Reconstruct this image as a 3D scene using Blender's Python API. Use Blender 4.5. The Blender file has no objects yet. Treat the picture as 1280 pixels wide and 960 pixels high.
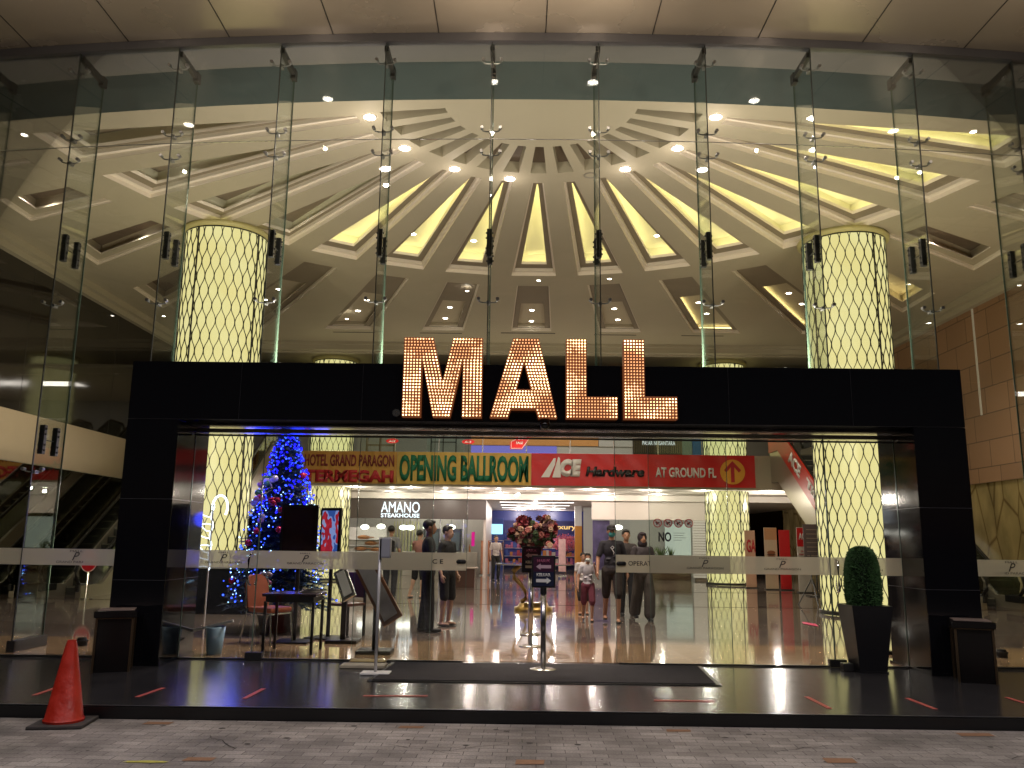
import bpy, bmesh, math, random
from mathutils import Vector, Matrix, Euler
R = math.radians
PI = math.pi
rnd = random.Random(7)
SC = bpy.context.scene
COL = SC.collection

# ---------------------------------------------------------------- camera
cd = bpy.data.cameras.new('camera'); cam = bpy.data.objects.new('camera', cd); COL.objects.link(cam)
cd.sensor_width = 36; cd.lens = 1044 / 1280 * 36; cd.clip_start = .05; cd.clip_end = 500
_p, _r, _y = R(10.64), R(.68), R(.385)
_d = Vector((-math.sin(_y) * math.cos(_p), math.cos(_y) * math.cos(_p), math.sin(_p)))
_R0 = Vector((math.cos(_y), math.sin(_y), 0)); _U0 = _R0.cross(_d)
_R = _R0 * math.cos(_r) + _U0 * math.sin(_r); _U = -_R0 * math.sin(_r) + _U0 * math.cos(_r)
_M = Matrix((_R, _U, -_d)).transposed().to_4x4(); _M.translation = (-.33, 0, 1.42)
cam.matrix_world = _M
SC.camera = cam
# ---------------------------------------------------------------- world: night sky
w = bpy.data.worlds.new('World'); SC.world = w; w.use_nodes = True
wn = w.node_tree.nodes; bg = wn['Background']
sky = wn.new('ShaderNodeTexSky'); sky.sky_type = 'NISHITA'; sky.sun_disc = False
sky.sun_elevation = R(-4); sky.sun_rotation = R(160)
w.node_tree.links.new(sky.outputs[0], bg.inputs[0]); bg.inputs[1].default_value = .08
vs = SC.view_settings; vs.view_transform = 'Standard'; vs.look = 'None'; vs.exposure = .25; vs.gamma = 1
SC.render.engine = 'CYCLES'
cy = SC.cycles; cy.use_denoising = True; cy.max_bounces = 8; cy.diffuse_bounces = 3; cy.glossy_bounces = 4
cy.transparent_max_bounces = 32; cy.transmission_bounces = 4; cy.sample_clamp_indirect = 4
cy.caustics_reflective = False; cy.caustics_refractive = False

# ---------------------------------------------------------------- lamps, real and added
def lamp(name, kind, loc, energy, col, size=.2, rot=(0, 0, 0), sy=None, spot=None, blend=.6):
    l = bpy.data.lights.new(name, kind); l.energy = energy; l.color = col
    if kind == 'AREA':
        l.size = size
        if sy: l.shape = 'RECTANGLE'; l.size_y = sy
    else: l.shadow_soft_size = size
    if kind == 'SPOT': l.spot_size = R(spot or 100); l.spot_blend = blend
    o = bpy.data.objects.new(name, l); o.location = loc; o.rotation_euler = rot; COL.objects.link(o); return o
WARM = (1, .84, .62)
# added fill lamps, hidden on the vestibule roof and gallery edge, brightening the ceiling
for x in (-3.0, 3.0): lamp('ceiling_fill', 'AREA', (x, 10.66, 3.62), 190, (1, .87, .70), 2.4, (R(145), 0, 0), .22)
lamp('ceiling_fill', 'AREA', (0, 28.2, 4.44), 60, (1, .87, .66), 15, (PI, 0, 0), .15)
for k in (-3, -2, -1, 0, 1, 2, 3):
    a = R(k * 11.65); lamp('coffer_spot', 'SPOT', (13.2 * math.sin(a), 12.05 + 13.2 * math.cos(a), 8.40), 240, (1, .86, .68), .07, spot=110)
for k in (-6, -5, -4, 4, 5, 6):
    a = R(k * 11.25 + .4); lamp('coffer_spot', 'SPOT', (11.3 * math.sin(a), 12.05 + 11.3 * math.cos(a), 8.55), 170, (1, .86, .68), .07, spot=120)
UPL = []  # fill spots added at the facade foot to brighten the side ceiling
for s in (-1, 1):
    for x, y, tx, ty, e in ((6.0, 11.35, 7.5, 14.2, 330), (8.6, 11.7, 9.5, 17.5, 430), (7.3, 11.45, 8.5, 23, 520)):
        p = Vector((s * x, y, .17)); q = (Vector((s * tx, ty, 8.2)) - p).to_track_quat('-Z', 'Y').to_euler()
        lamp('side_fill', 'SPOT', p, e, (1, .86, .62), .05, q, spot=88, blend=.8); UPL.append((s * x, y))
# ring of bright downlights in the sunburst
RING = [(-2.79, 12.59), (-2.36, 13.68), (-1.54, 14.50), (-.52, 14.90), (1.62, 14.44), (2.42, 13.59), (2.83, 12.49)]
for x, y in RING: lamp('ring_spot', 'SPOT', (x, y, 8.10), 400, (1, .84, .72), .06, (0, 0, 0), spot=125); lamp('ring_glow', 'POINT', (x, y, 7.86), 5, (1, .84, .74), .03)
# canopy downlights over the pavement
CANOPY = [(-.75, 9.15), (.75, 9.15), (-3.5, 8.8), (3.45, 8.85), (6.2, 8.3), (-6.2, 8.3)]
for x, y in CANOPY: lamp('canopy_spot', 'POINT', (x, y, 7.35), 26, (1, .82, .62), .025)
for x in (-6, -2, 2, 6): lamp('canopy_spot', 'SPOT', (x, 3.8, 8.0), 500, (.98, .90, .91), .5, spot=130)
# ground-floor mall ceiling panels (down)
for x in (-5.93, -4.04, -1.84, .1, 2.27, 4.34, 6.2): lamp('mall_downlight', 'POINT', (x, 29.4, 3.05), 48, (1, .88, .78), .06)
for x in (-5, -3, -1, 1, 3, 5): lamp('mall_downlight', 'POINT', (x, 31.5, 3.05), 42, (1, .88, .78), .06)
for x, y, e in ((.5, 35.5, 40), (.5, 38.5, 60), (.5, 41.0, 50), (-.2, 42.8, 70), (1.6, 42.8, 70), (-6.5, 33.6, 60), (-4, 35.5, 70), (-2.4, 34.2, 50), (4.2, 34.6, 45), (5.8, 34.6, 40), (8.6, 29.6, 130), (10.4, 29.6, 80), (-9.5, 29.6, 60)):
    lamp('shop_downlight', 'POINT', (x, y, 2.80), e, (1, .88, .80), .06)

# ---------------------------------------------------------------- helpers
def tag(o, label=None, cat=None, group=None, kind=None):
    if label: o['label'] = label
    if cat: o['category'] = cat
    if group: o['group'] = group
    if kind: o['kind'] = kind
    return o
def thing(name, label, cat, loc=(0, 0, 0), rz=0, group=None):
    o = bpy.data.objects.new(name, None); COL.objects.link(o); o.empty_display_size = .1
    o.location = loc; o.rotation_euler = (0, 0, rz)
    return tag(o, label, cat, group)
def kids(o): return [c for c in bpy.data.objects if c.parent == o]
def dup(o, loc=None, rz=None, label=None, group=None, parent=None):
    c = o.copy(); COL.objects.link(c)
    if parent is not None: c.parent = parent
    if loc is not None: c.location = loc
    if rz is not None: c.rotation_euler = (0, 0, rz)
    if label: c['label'] = label
    if group: c['group'] = group
    for k in kids(o): dup(k, parent=c)
    return c

class MB:
    def __init__(s): s.bm = bmesh.new(); s.mi = 0
    def _m(s, fs):
        for f in fs: f.material_index = s.mi
    def face(s, pts, mi=None):
        f = s.bm.faces.new([s.bm.verts.new(p) for p in pts]); f.material_index = s.mi if mi is None else mi; return f
    def box(s, x0, x1, y0, y1, z0, z1, bev=0):
        m = Matrix.Translation(((x0 + x1) / 2, (y0 + y1) / 2, (z0 + z1) / 2)) @ Matrix.Diagonal((x1 - x0, y1 - y0, z1 - z0, 1))
        r = bmesh.ops.create_cube(s.bm, size=1, matrix=m); vs_ = r['verts']
        fs = {f for v in vs_ for f in v.link_faces}; s._m(fs)
        if bev:
            es = list({e for v in vs_ for e in v.link_edges})
            r = bmesh.ops.bevel(s.bm, geom=es, offset=bev, segments=2, affect='EDGES', profile=.6)
            s._m(r['faces'])
        return vs_
    def rbox(s, c, size, rot, bev=0):
        m = Matrix.Translation(c) @ Euler(rot).to_matrix().to_4x4() @ Matrix.Diagonal((*size, 1))
        r = bmesh.ops.create_cube(s.bm, size=1, matrix=m); vs_ = r['verts']
        s._m({f for v in vs_ for f in v.link_faces})
        if bev:
            es = list({e for v in vs_ for e in v.link_edges})
            r = bmesh.ops.bevel(s.bm, geom=es, offset=bev, segments=2, affect='EDGES'); s._m(r['faces'])
    def cyl(s, p0, p1, r0, r1=None, n=16, caps=True):
        p0, p1 = Vector(p0), Vector(p1); r1 = r0 if r1 is None else r1; dv = p1 - p0
        m = Matrix.Translation((p0 + p1) / 2) @ dv.to_track_quat('Z', 'Y').to_matrix().to_4x4()
        r = bmesh.ops.create_cone(s.bm, cap_ends=caps, segments=n, radius1=r0, radius2=r1, depth=dv.length, matrix=m)
        s._m({f for v in r['verts'] for f in v.link_faces})
    def ball(s, c, r, sub=2, rot=(0, 0, 0)):
        if not hasattr(r, '__len__'): r = (r, r, r)
        m = Matrix.Translation(c) @ Euler(rot).to_matrix().to_4x4() @ Matrix.Diagonal((*r, 1))
        q = bmesh.ops.create_icosphere(s.bm, subdivisions=sub, radius=1, matrix=m)
        s._m({f for v in q['verts'] for f in v.link_faces})
    def cap(s, p0, p1, r0, r1=None, n=12):
        r1 = r0 if r1 is None else r1
        s.cyl(p0, p1, r0, r1, n); s.ball(p0, r0 * 1.0, 2); s.ball(p1, r1 * 1.0, 2)
    def loft(s, loops, mis=None, capend=True, close=True, capstart=False):
        vv = [[s.bm.verts.new(p) for p in l] for l in loops]; n = len(loops[0])
        for k in range(len(vv) - 1):
            for i in range(n if close else n - 1):
                f = s.bm.faces.new((vv[k][i], vv[k][(i + 1) % n], vv[k + 1][(i + 1) % n], vv[k + 1][i]))
                f.material_index = mis[k] if mis else s.mi
        if capend: s.bm.faces.new(vv[-1]).material_index = mis[-1] if mis else s.mi
        if capstart: s.bm.faces.new(vv[0][::-1]).material_index = s.mi
    def lathe(s, prof, c=(0, 0, 0), n=24, capend=False):
        s.loft([[(c[0] + r * math.cos(2 * PI * i / n), c[1] + r * math.sin(2 * PI * i / n), c[2] + z) for i in range(n)] for r, z in prof], capend=capend, capstart=capend)
    def tube(s, pts, r, n=8, close=False):
        pts = [Vector(p) for p in pts]; L = []
        rr = r if hasattr(r, '__len__') else [r] * len(pts)
        up = Vector((0, 0, 1))
        for i, p in enumerate(pts):
            a = pts[i - 1] if i else pts[0]; b = pts[i + 1] if i < len(pts) - 1 else pts[-1]
            t = (b - a).normalized(); u = t.cross(up)
            if u.length < 1e-3: u = t.cross(Vector((0, 1, 0)))
            u.normalize(); v = u.cross(t)
            L.append([p + (u * math.cos(2 * PI * k / n) + v * math.sin(2 * PI * k / n)) * rr[i] for k in range(n)])
        s.loft(L, capend=True, capstart=True)
    def prism(s, pts, y0, y1):      # outline in x,z extruded along y
        s.loft([[(x, y0, z) for x, z in pts], [(x, y1, z) for x, z in pts]], capend=True, capstart=True)
    def prismz(s, pts, z0, z1):
        s.loft([[(x, y, z0) for x, y in pts], [(x, y, z1) for x, y in pts]], capend=True, capstart=True)
    def build(s, name, mats, parent=None, world=False, smooth=False, loc=None, flip=True):
        if flip: bmesh.ops.recalc_face_normals(s.bm, faces=s.bm.faces[:])
        me = bpy.data.meshes.new(name); s.bm.to_mesh(me); s.bm.free()
        if world and parent is not None: me.transform(Matrix.Translation(-world_loc(parent)))
        for m in (mats if isinstance(mats, (list, tuple)) else [mats]): me.materials.append(m)
        if smooth:
            for p in me.polygons: p.use_smooth = True
        o = bpy.data.objects.new(name, me); COL.objects.link(o)
        if parent is not None: o.parent = parent
        if loc is not None: o.location = loc
        return o
def world_loc(o):
    v = Vector((0, 0, 0))
    while o: v += o.location; o = o.parent
    return v
def smooth_angle(o, ang=40):
    me = o.data; me.polygons.foreach_set('use_smooth', [True] * len(me.polygons))
    bm = bmesh.new(); bm.from_mesh(me)
    for e in bm.edges:
        if len(e.link_faces) == 2 and e.calc_face_angle(0) > R(ang): e.smooth = False
    bm.to_mesh(me); bm.free(); return o
def fuse(mb, name, mat, parent, voxel=.01, sm=6, loc=None):
    """voxel-fuse overlapping shapes into one continuous skin"""
    me = bpy.data.meshes.new('t'); mb.bm.to_mesh(me); mb.bm.free()
    t = bpy.data.objects.new('t', me); COL.objects.link(t)
    m = t.modifiers.new('r', 'REMESH'); m.mode = 'VOXEL'; m.voxel_size = voxel
    m = t.modifiers.new('s', 'SMOOTH'); m.iterations = sm; m.factor = .5
    dg = bpy.context.evaluated_depsgraph_get(); dg.update()
    me2 = bpy.data.meshes.new_from_object(t.evaluated_get(dg)); me2.name = name
    bpy.data.objects.remove(t)
    for p in me2.polygons: p.use_smooth = True
    me2.materials.clear(); me2.materials.append(mat)
    o = bpy.data.objects.new(name, me2); COL.objects.link(o); o.parent = parent
    if loc: o.location = loc
    return o
def text(s, mat, parent, cx, cy_, cz, w_, h, rz=0, ext=.004, bold=.0, shear=0, name='lettering', rx=PI / 2, ry=0, world=False, mirror=False, spacing=1):
    cu = bpy.data.curves.new('t', 'FONT'); cu.body = s; cu.extrude = 0; cu.offset = bold; cu.shear = shear; cu.size = 1; cu.resolution_u = 3
    cu.space_character = spacing
    t = bpy.data.objects.new('t', cu); COL.objects.link(t)
    dg = bpy.context.evaluated_depsgraph_get(); dg.update()
    me = bpy.data.meshes.new_from_object(t.evaluated_get(dg)); bpy.data.objects.remove(t); me.name = name
    xs = [v.co.x for v in me.vertices]; ys = [v.co.y for v in me.vertices]
    x0, x1, y0, y1 = min(xs), max(xs), min(ys), max(ys)
    sx = w_ / (x1 - x0) if w_ else h / (y1 - y0); sy = h / (y1 - y0)
    me.transform(Matrix.Diagonal((sx, sy, 1, 1)) @ Matrix.Translation((-(x0 + x1) / 2, -(y0 + y1) / 2, 0)))
    bm = bmesh.new(); bm.from_mesh(me)
    g = bmesh.ops.extrude_face_region(bm, geom=bm.faces[:])
    for v in [e for e in g['geom'] if isinstance(e, bmesh.types.BMVert)]: v.co.z += ext
    bmesh.ops.recalc_face_normals(bm, faces=bm.faces[:])
    bm.to_mesh(me); bm.free()
    me.transform(Euler((rx, ry, rz)).to_matrix().to_4x4())
    me.materials.clear(); me.materials.append(mat)
    o = bpy.data.objects.new(name, me); COL.objects.link(o)
    L = Vector((cx, cy_, cz))
    if parent is not None: o.parent = parent
    if world and parent is not None: L -= world_loc(parent)
    o.location = L
    return o

# ---------------------------------------------------------------- materials
def mat(name, col, rough=.5, metal=0, var=0, vscale=4, bump=0, bscale=40, spec=None, coat=0, emit=None, estr=0, ior=None, rvar=0, tr=0, sample=True, stretch=(1, 1, 1)):
    m = bpy.data.materials.new(name); m.use_nodes = True; N = m.node_tree.nodes; L = m.node_tree.links
    b = N['Principled BSDF']; b.inputs['Base Color'].default_value = (*col, 1); b.inputs['Roughness'].default_value = rough
    b.inputs['Metallic'].default_value = metal
    if spec is not None: b.inputs['Specular IOR Level'].default_value = spec
    if ior: b.inputs['IOR'].default_value = ior
    if coat: b.inputs['Coat Weight'].default_value = coat; b.inputs['Coat Roughness'].default_value = .05
    if tr: b.inputs['Transmission Weight'].default_value = tr
    if emit: b.inputs['Emission Color'].default_value = (*emit, 1); b.inputs['Emission Strength'].default_value = estr
    if var or bump or rvar:
        tc = N.new('ShaderNodeTexCoord'); mp = N.new('ShaderNodeMapping'); mp.inputs['Scale'].default_value = stretch
        L.new(tc.outputs['Object'], mp.inputs[0])
        n = N.new('ShaderNodeTexNoise'); n.inputs['Scale'].default_value = vscale; n.inputs['Detail'].default_value = 5
        L.new(mp.outputs[0], n.inputs['Vector'])
        if var:
            mx = N.new('ShaderNodeMix'); mx.data_type = 'RGBA'
            mx.inputs[6].default_value = (*[c * (1 - var) for c in col], 1); mx.inputs[7].default_value = (*[min(1, c * (1 + var)) for c in col], 1)
            L.new(n.outputs[0], mx.inputs[0]); L.new(mx.outputs[2], b.inputs['Base Color'])
        if rvar:
            mr = N.new('ShaderNodeMapRange'); mr.inputs[1].default_value = .35; mr.inputs[2].default_value = .65
            mr.inputs[3].default_value = max(.01, rough - rvar); mr.inputs[4].default_value = rough + rvar
            L.new(n.outputs[0], mr.inputs[0]); L.new(mr.outputs[0], b.inputs['Roughness'])
        if bump:
            n2 = N.new('ShaderNodeTexNoise'); n2.inputs['Scale'].default_value = bscale; n2.inputs['Detail'].default_value = 4
            bp = N.new('ShaderNodeBump'); bp.inputs['Strength'].default_value = bump; bp.inputs['Distance'].default_value = .02
            L.new(mp.outputs[0], n2.inputs['Vector']); L.new(n2.outputs[0], bp.inputs['Height']); L.new(bp.outputs[0], b.inputs['Normal'])
    if not sample: m.cycles.emission_sampling = 'NONE'
    return m
def emis(name, col, s, sample=False):
    m = bpy.data.materials.new(name); m.use_nodes = True; N = m.node_tree.nodes; N.clear()
    e = N.new('ShaderNodeEmission'); e.inputs[0].default_value = (*col, 1); e.inputs[1].default_value = s
    o = N.new('ShaderNodeOutputMaterial'); m.node_tree.links.new(e.outputs[0], o.inputs[0])
    if not sample: m.cycles.emission_sampling = 'NONE'
    return m
def glass(name, tint, boost=1.0, haze=0, hcol=(.5, .5, .5)):
    m = bpy.data.materials.new(name); m.use_nodes = True; N = m.node_tree.nodes; L = m.node_tree.links; N.clear()
    t = N.new('ShaderNodeBsdfTransparent'); t.inputs[0].default_value = (*tint, 1)
    g = N.new('ShaderNodeBsdfGlossy'); g.inputs['Roughness'].default_value = .0
    f = N.new('ShaderNodeFresnel'); f.inputs[0].default_value = 1.45
    mu = N.new('ShaderNodeMath'); mu.operation = 'MULTIPLY'; mu.inputs[1].default_value = boost; mu.use_clamp = True
    L.new(f.outputs[0], mu.inputs[0])
    mx = N.new('ShaderNodeMixShader'); L.new(mu.outputs[0], mx.inputs[0]); L.new(t.outputs[0], mx.inputs[1]); L.new(g.outputs[0], mx.inputs[2])
    last = mx
    if haze:
        df = N.new('ShaderNodeBsdfDiffuse'); df.inputs[0].default_value = (*hcol, 1)
        tl = N.new('ShaderNodeBsdfTranslucent'); tl.inputs[0].default_value = (*hcol, 1)
        m1 = N.new('ShaderNodeMixShader'); m1.inputs[0].default_value = .5; L.new(df.outputs[0], m1.inputs[1]); L.new(tl.outputs[0], m1.inputs[2])
        m2 = N.new('ShaderNodeMixShader'); m2.inputs[0].default_value = haze; L.new(mx.outputs[0], m2.inputs[1]); L.new(m1.outputs[0], m2.inputs[2]); last = m2
    o = N.new('ShaderNodeOutputMaterial'); L.new(last.outputs[0], o.inputs[0]); return m

CREAM = mat('ceiling_paint', (.47, .42, .315), .6, var=.06, vscale=1.2)
MOULD = mat('moulding_paint', (.84, .76, .66), .45)
TAUPE = mat('taupe_recess_shade', (.24, .195, .14), .6, var=.08, vscale=2)  # shade of coffer frames and unlit coffer tops put into the tone
BROWN = mat('brown_recess_shade', (.16, .12, .085), .6)  # recess shade put into the colour
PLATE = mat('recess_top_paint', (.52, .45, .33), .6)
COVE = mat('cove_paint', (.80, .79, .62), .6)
LEDY = emis('yellow_led_strip', (1, .85, .40), 10.0, True)
LENS = emis('downlight_lens', (1, .90, .78), 26)
LENSB = emis('bright_downlight_lens', (1, .88, .80), 55)
STEEL = mat('stainless_steel', (.55, .54, .52), .22, 1)
DSTEEL = mat('dark_steel', (.06, .06, .06), .35, .7)
CHROME = mat('polished_chrome', (.75, .74, .72), .08, 1)
BLACKG = mat('black_granite', (.006, .006, .008), .07, spec=.45, rvar=.02, vscale=30)
SEAM = mat('panel_joint', (.10, .10, .11), .3, .3)
BLACK = mat('black_plastic', (.012, .012, .013), .4)
WHITE = mat('white_paint', (.75, .74, .72), .4)
RED = mat('red_vinyl', (.55, .012, .015), .35, var=.08, vscale=2, bump=.15, bscale=5)
SILIC = mat('silicone_joint', (.04, .045, .04), .4)
GEDGE = mat('polished_glass_edge', (.10, .15, .12), .15, spec=.8)
GLASS = glass('clear_glass', (.95, .97, .955), .75)
FINGL = glass('green_fin_glass', (.945, .972, .955), .35)
FROST = glass('frosted_film', (.9, .9, .86), .5, .82, (.78, .72, .55))
BULK = mat('bulkhead_paint', (.16, .215, .22), .6)

# =================================================================  SETTING
# street of concrete pavers
def paver_mat():
    m = bpy.data.materials.new('concrete_pavers'); m.use_nodes = True; N = m.node_tree.nodes; L = m.node_tree.links
    b = N['Principled BSDF']; tc = N.new('ShaderNodeTexCoord'); b.inputs['Roughness'].default_value = .75
    mp = N.new('ShaderNodeMapping'); L.new(tc.outputs['Object'], mp.inputs[0]); mp.inputs['Rotation'].default_value = (0, 0, R(1.5))
    nz = N.new('ShaderNodeTexNoise'); nz.inputs['Scale'].default_value = 1.3
    va = N.new('ShaderNodeMixRGB'); va.blend_type = 'ADD'; va.inputs[0].default_value = .05
    L.new(mp.outputs[0], va.inputs[1]); L.new(mp.outputs[0], nz.inputs[0]); L.new(nz.outputs[1], va.inputs[2])
    br = N.new('ShaderNodeTexBrick'); br.inputs['Scale'].default_value = 1; br.inputs['Brick Width'].default_value = .21; br.inputs['Row Height'].default_value = .105
    br.inputs['Mortar Size'].default_value = .0035; br.inputs['Mortar Smooth'].default_value = .4; br.inputs['Bias'].default_value = .1
    br.inputs['Color1'].default_value = (.20, .182, .168, 1); br.inputs['Color2'].default_value = (.31, .285, .262, 1); br.inputs['Mortar'].default_value = (.075, .065, .065, 1)
    L.new(va.outputs[0], br.inputs['Vector'])
    n = N.new('ShaderNodeTexNoise'); n.inputs['Scale'].default_value = 1.6; n.inputs['Detail'].default_value = 8; L.new(mp.outputs[0], n.inputs[0])
    rp = N.new('ShaderNodeMapRange'); rp.inputs[1].default_value = .3; rp.inputs[2].default_value = .7; rp.inputs[3].default_value = .5; rp.inputs[4].default_value = 1.3; L.new(n.outputs[0], rp.inputs[0])
    mu = N.new('ShaderNodeMixRGB'); mu.blend_type = 'MULTIPLY'; mu.inputs[0].default_value = 1; L.new(br.outputs[0], mu.inputs[1]); L.new(rp.outputs[0], mu.inputs[2])
    n3 = N.new('ShaderNodeTexNoise'); n3.inputs['Scale'].default_value = 60; n3.inputs['Detail'].default_value = 3; L.new(mp.outputs[0], n3.inputs[0])
    mu2 = N.new('ShaderNodeMixRGB'); mu2.blend_type = 'OVERLAY'; mu2.inputs[0].default_value = .5; L.new(mu.outputs[0], mu2.inputs[1]); L.new(n3.outputs[0], mu2.inputs[2])
    L.new(mu2.outputs[0], b.inputs['Base Color'])
    bp = N.new('ShaderNodeBump'); bp.inputs['Strength'].default_value = .35; bp.inputs['Distance'].default_value = .01
    ad = N.new('ShaderNodeMath'); ad.operation = 'SUBTRACT'; L.new(n3.outputs[0], ad.inputs[0]); L.new(br.outputs['Fac'], ad.inputs[1]); L.new(ad.outputs[0], bp.inputs['Height']); L.new(bp.outputs[0], b.inputs['Normal'])
    return m
PAVER = paver_mat()
m = MB(); m.face([(-60, -60, -.1), (60, -60, -.1), (60, 7.45, -.1), (-60, 7.45, -.1)])
street = tag(m.build('street', PAVER), kind='structure')
# coloured pavers and a yellow paint fleck in the street
OP = mat('ochre_paver', (.24, .13, .07), .8, var=.3, vscale=20); YP = mat('yellow_paint_splash', (.45, .42, .08), .7, var=.35, vscale=30)
def onstreet(name, mt, pts, z=-.096):
    b = MB(); b.face([(x, y, z) for x, y in pts]); return b.build(name, mt, street, flip=False)
def qd(cx, cy, w, d, sk=0): return [(cx - w / 2, cy - d / 2), (cx + w / 2, cy - d / 2 + sk), (cx + w / 2 + sk, cy + d / 2), (cx - w / 2 + sk, cy + d / 2)]
for c in ((-2.52, 6.18, .2, .1), (-.22, 6.22, .2, .13), (2.0, 6.38, .22, .14), (-3.28, 7.3, .22, .1), (-1.18, 7.28, .2, .09), (1.02, 7.28, .2, .09), (3.45, 7.28, .28, .12)):
    onstreet('coloured_paver', OP, qd(*c, .01))
pts = [(-2.85 + .17 * math.cos(t) * (.7 + .5 * rnd.random()), 6.09 + .035 * math.sin(t) * (.6 + .7 * rnd.random())) for t in [2 * PI * k / 14 for k in range(14)]]
onstreet('paint_splash', YP, pts, -.095)

CRK = mat('dark_paver_crack', (.03, .027, .025), .9)
for x0, y0, a0, n_ in ((-.9, 6.5, .5, 9), (-1.3, 6.7, -.6, 7), (1.6, 6.6, .3, 6), (2.6, 6.9, -.4, 7), (-2.7, 6.9, -.7, 6), (.5, 7.0, .2, 6), (3.3, 6.5, .6, 6)):
    b = MB(); p_ = Vector((x0, y0)); a_ = a0; P_ = []
    for k in range(n_):
        P_.append(p_.copy()); a_ = a0 + rnd.uniform(-.5, .5); p_ = p_ + Vector((math.cos(a_), math.sin(a_))) * .11
    for k in range(n_ - 1):
        d_ = (P_[k + 1] - P_[k]).normalized(); q_ = Vector((-d_.y, d_.x)) * rnd.uniform(.0015, .004)
        b.face([(*(P_[k] - q_), -.0965), (*(P_[k + 1] - q_), -.0965), (*(P_[k + 1] + q_), -.0965), (*(P_[k] + q_), -.0965)])
    b.build('paver_crack', CRK, street, flip=False)
GUM = mat('flattened_gum', (.07, .062, .058), .9)
for k in range(26):
    x, y, r_ = rnd.uniform(-3.6, 3.8), rnd.uniform(6.0, 7.35), rnd.uniform(.008, .03)
    onstreet('gum_spot', GUM, [(x + r_ * math.cos(t) * rnd.uniform(.8, 1.2), y + r_ * .8 * math.sin(t)) for t in [2 * PI * q / 10 for q in range(10)]], -.0972 + .00002 * k)

# raised platform with black granite tiles
def tile_mat(name, col, rough, sx, sy, joint, jcol, var=.12, rv=.0, off=0, c2=None, jw=.006):
    m = bpy.data.materials.new(name); m.use_nodes = True; N = m.node_tree.nodes; L = m.node_tree.links
    b = N['Principled BSDF']; b.inputs['Roughness'].default_value = rough
    tc = N.new('ShaderNodeTexCoord'); br = N.new('ShaderNodeTexBrick'); br.inputs['Scale'].default_value = 1
    br.offset = off; br.inputs['Brick Width'].default_value = sx; br.inputs['Row Height'].default_value = sy; br.inputs['Mortar Size'].default_value = jw if joint else 0
    c2 = c2 or tuple(c * (1 + var) for c in col)
    br.inputs['Color1'].default_value = (*col, 1); br.inputs['Color2'].default_value = (*c2, 1); br.inputs['Mortar'].default_value = (*jcol, 1); br.inputs['Mortar Smooth'].default_value = .2
    L.new(tc.outputs['Object'], br.inputs['Vector'])
    n = N.new('ShaderNodeTexNoise'); n.inputs['Scale'].default_value = 2.5; n.inputs['Detail'].default_value = 8; L.new(tc.outputs['Object'], n.inputs[0])
    rp = N.new('ShaderNodeMapRange'); rp.inputs[1].default_value = .3; rp.inputs[2].default_value = .7; rp.inputs[3].default_value = .8; rp.inputs[4].default_value = 1.2; L.new(n.outputs[0], rp.inputs[0]); b.inputs['Specular IOR Level'].default_value = .5
    mu = N.new('ShaderNodeMixRGB'); mu.blend_type = 'MULTIPLY'; mu.inputs[0].default_value = 1; L.new(br.outputs[0], mu.inputs[1]); L.new(rp.outputs[0], mu.inputs[2])
    L.new(mu.outputs[0], b.inputs['Base Color'])
    r2 = N.new('ShaderNodeMapRange'); r2.inputs[1].default_value = .35; r2.inputs[2].default_value = .65; r2.inputs[3].default_value = max(.01, rough - rv); r2.inputs[4].default_value = rough + rv
    n2 = N.new('ShaderNodeTexNoise'); n2.inputs['Scale'].default_value = 7; n2.inputs['Detail'].default_value = 6; L.new(tc.outputs['Object'], n2.inputs[0]); L.new(n2.outputs[0], r2.inputs[0]); L.new(r2.outputs[0], b.inputs['Roughness'])
    return m
PLAT = tile_mat('black_platform_tiles', (.030, .029, .031), .19, .85, .85, True, (.07, .07, .07), rv=.015, jw=.004)
m = MB(); m.box(-40, 40, 7.497, 11.0, -.6, 0)
platform = tag(m.build('platform', PLAT), kind='structure')
m = MB(); m.box(-40, 40, 7.47, 7.4965, -.6, -.006); m.build('platform_edge', mat('black_step_face', (.008, .008, .009), .35), platform)
m = MB(); m.box(-40, 40, 7.485, 7.5, .0005, .004); m.build('nosing_strip', mat('worn_nosing', (.12, .12, .13), .3, .4), platform)

LOBF = tile_mat('polished_lobby_marble', (.135, .105, .090), .06, 1.2, 2.4, True, (.07, .05, .045), rv=.012, c2=(.18, .145, .125), jw=.003)
TAN = tile_mat('tan_marble_border', (.30, .20, .12), .07, 1.2, 1.2, True, (.28, .2, .13), rv=.015)
m = MB(); m.box(-40, 40, 11.001, 60, -.6, 0); lobby = tag(m.build('lobby_floor', LOBF), kind='structure')
m = MB(); m.box(-13, 13, 10.42, 12.35, .001, .005); m.build('tan_border', TAN, lobby)
for y in (19.5, 25.2): m = MB(); m.box(-13, 13, y, y + .5, .001, .004); m.build('dark_border', tile_mat('dark_marble_band', (.09, .06, .05), .06, 1.2, 1.2, True, (.05, .04, .03), rv=.02), lobby)

# facade plan curve
def fy(x): return 10.3 + x * x / 120
FX = [-10.87, -9.42, -7.97, -6.52, -5.07, -3.62, -2.17, -.72, .72, 2.17, 3.62, 5.07, 6.52, 7.97, 9.42, 10.87]

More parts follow.
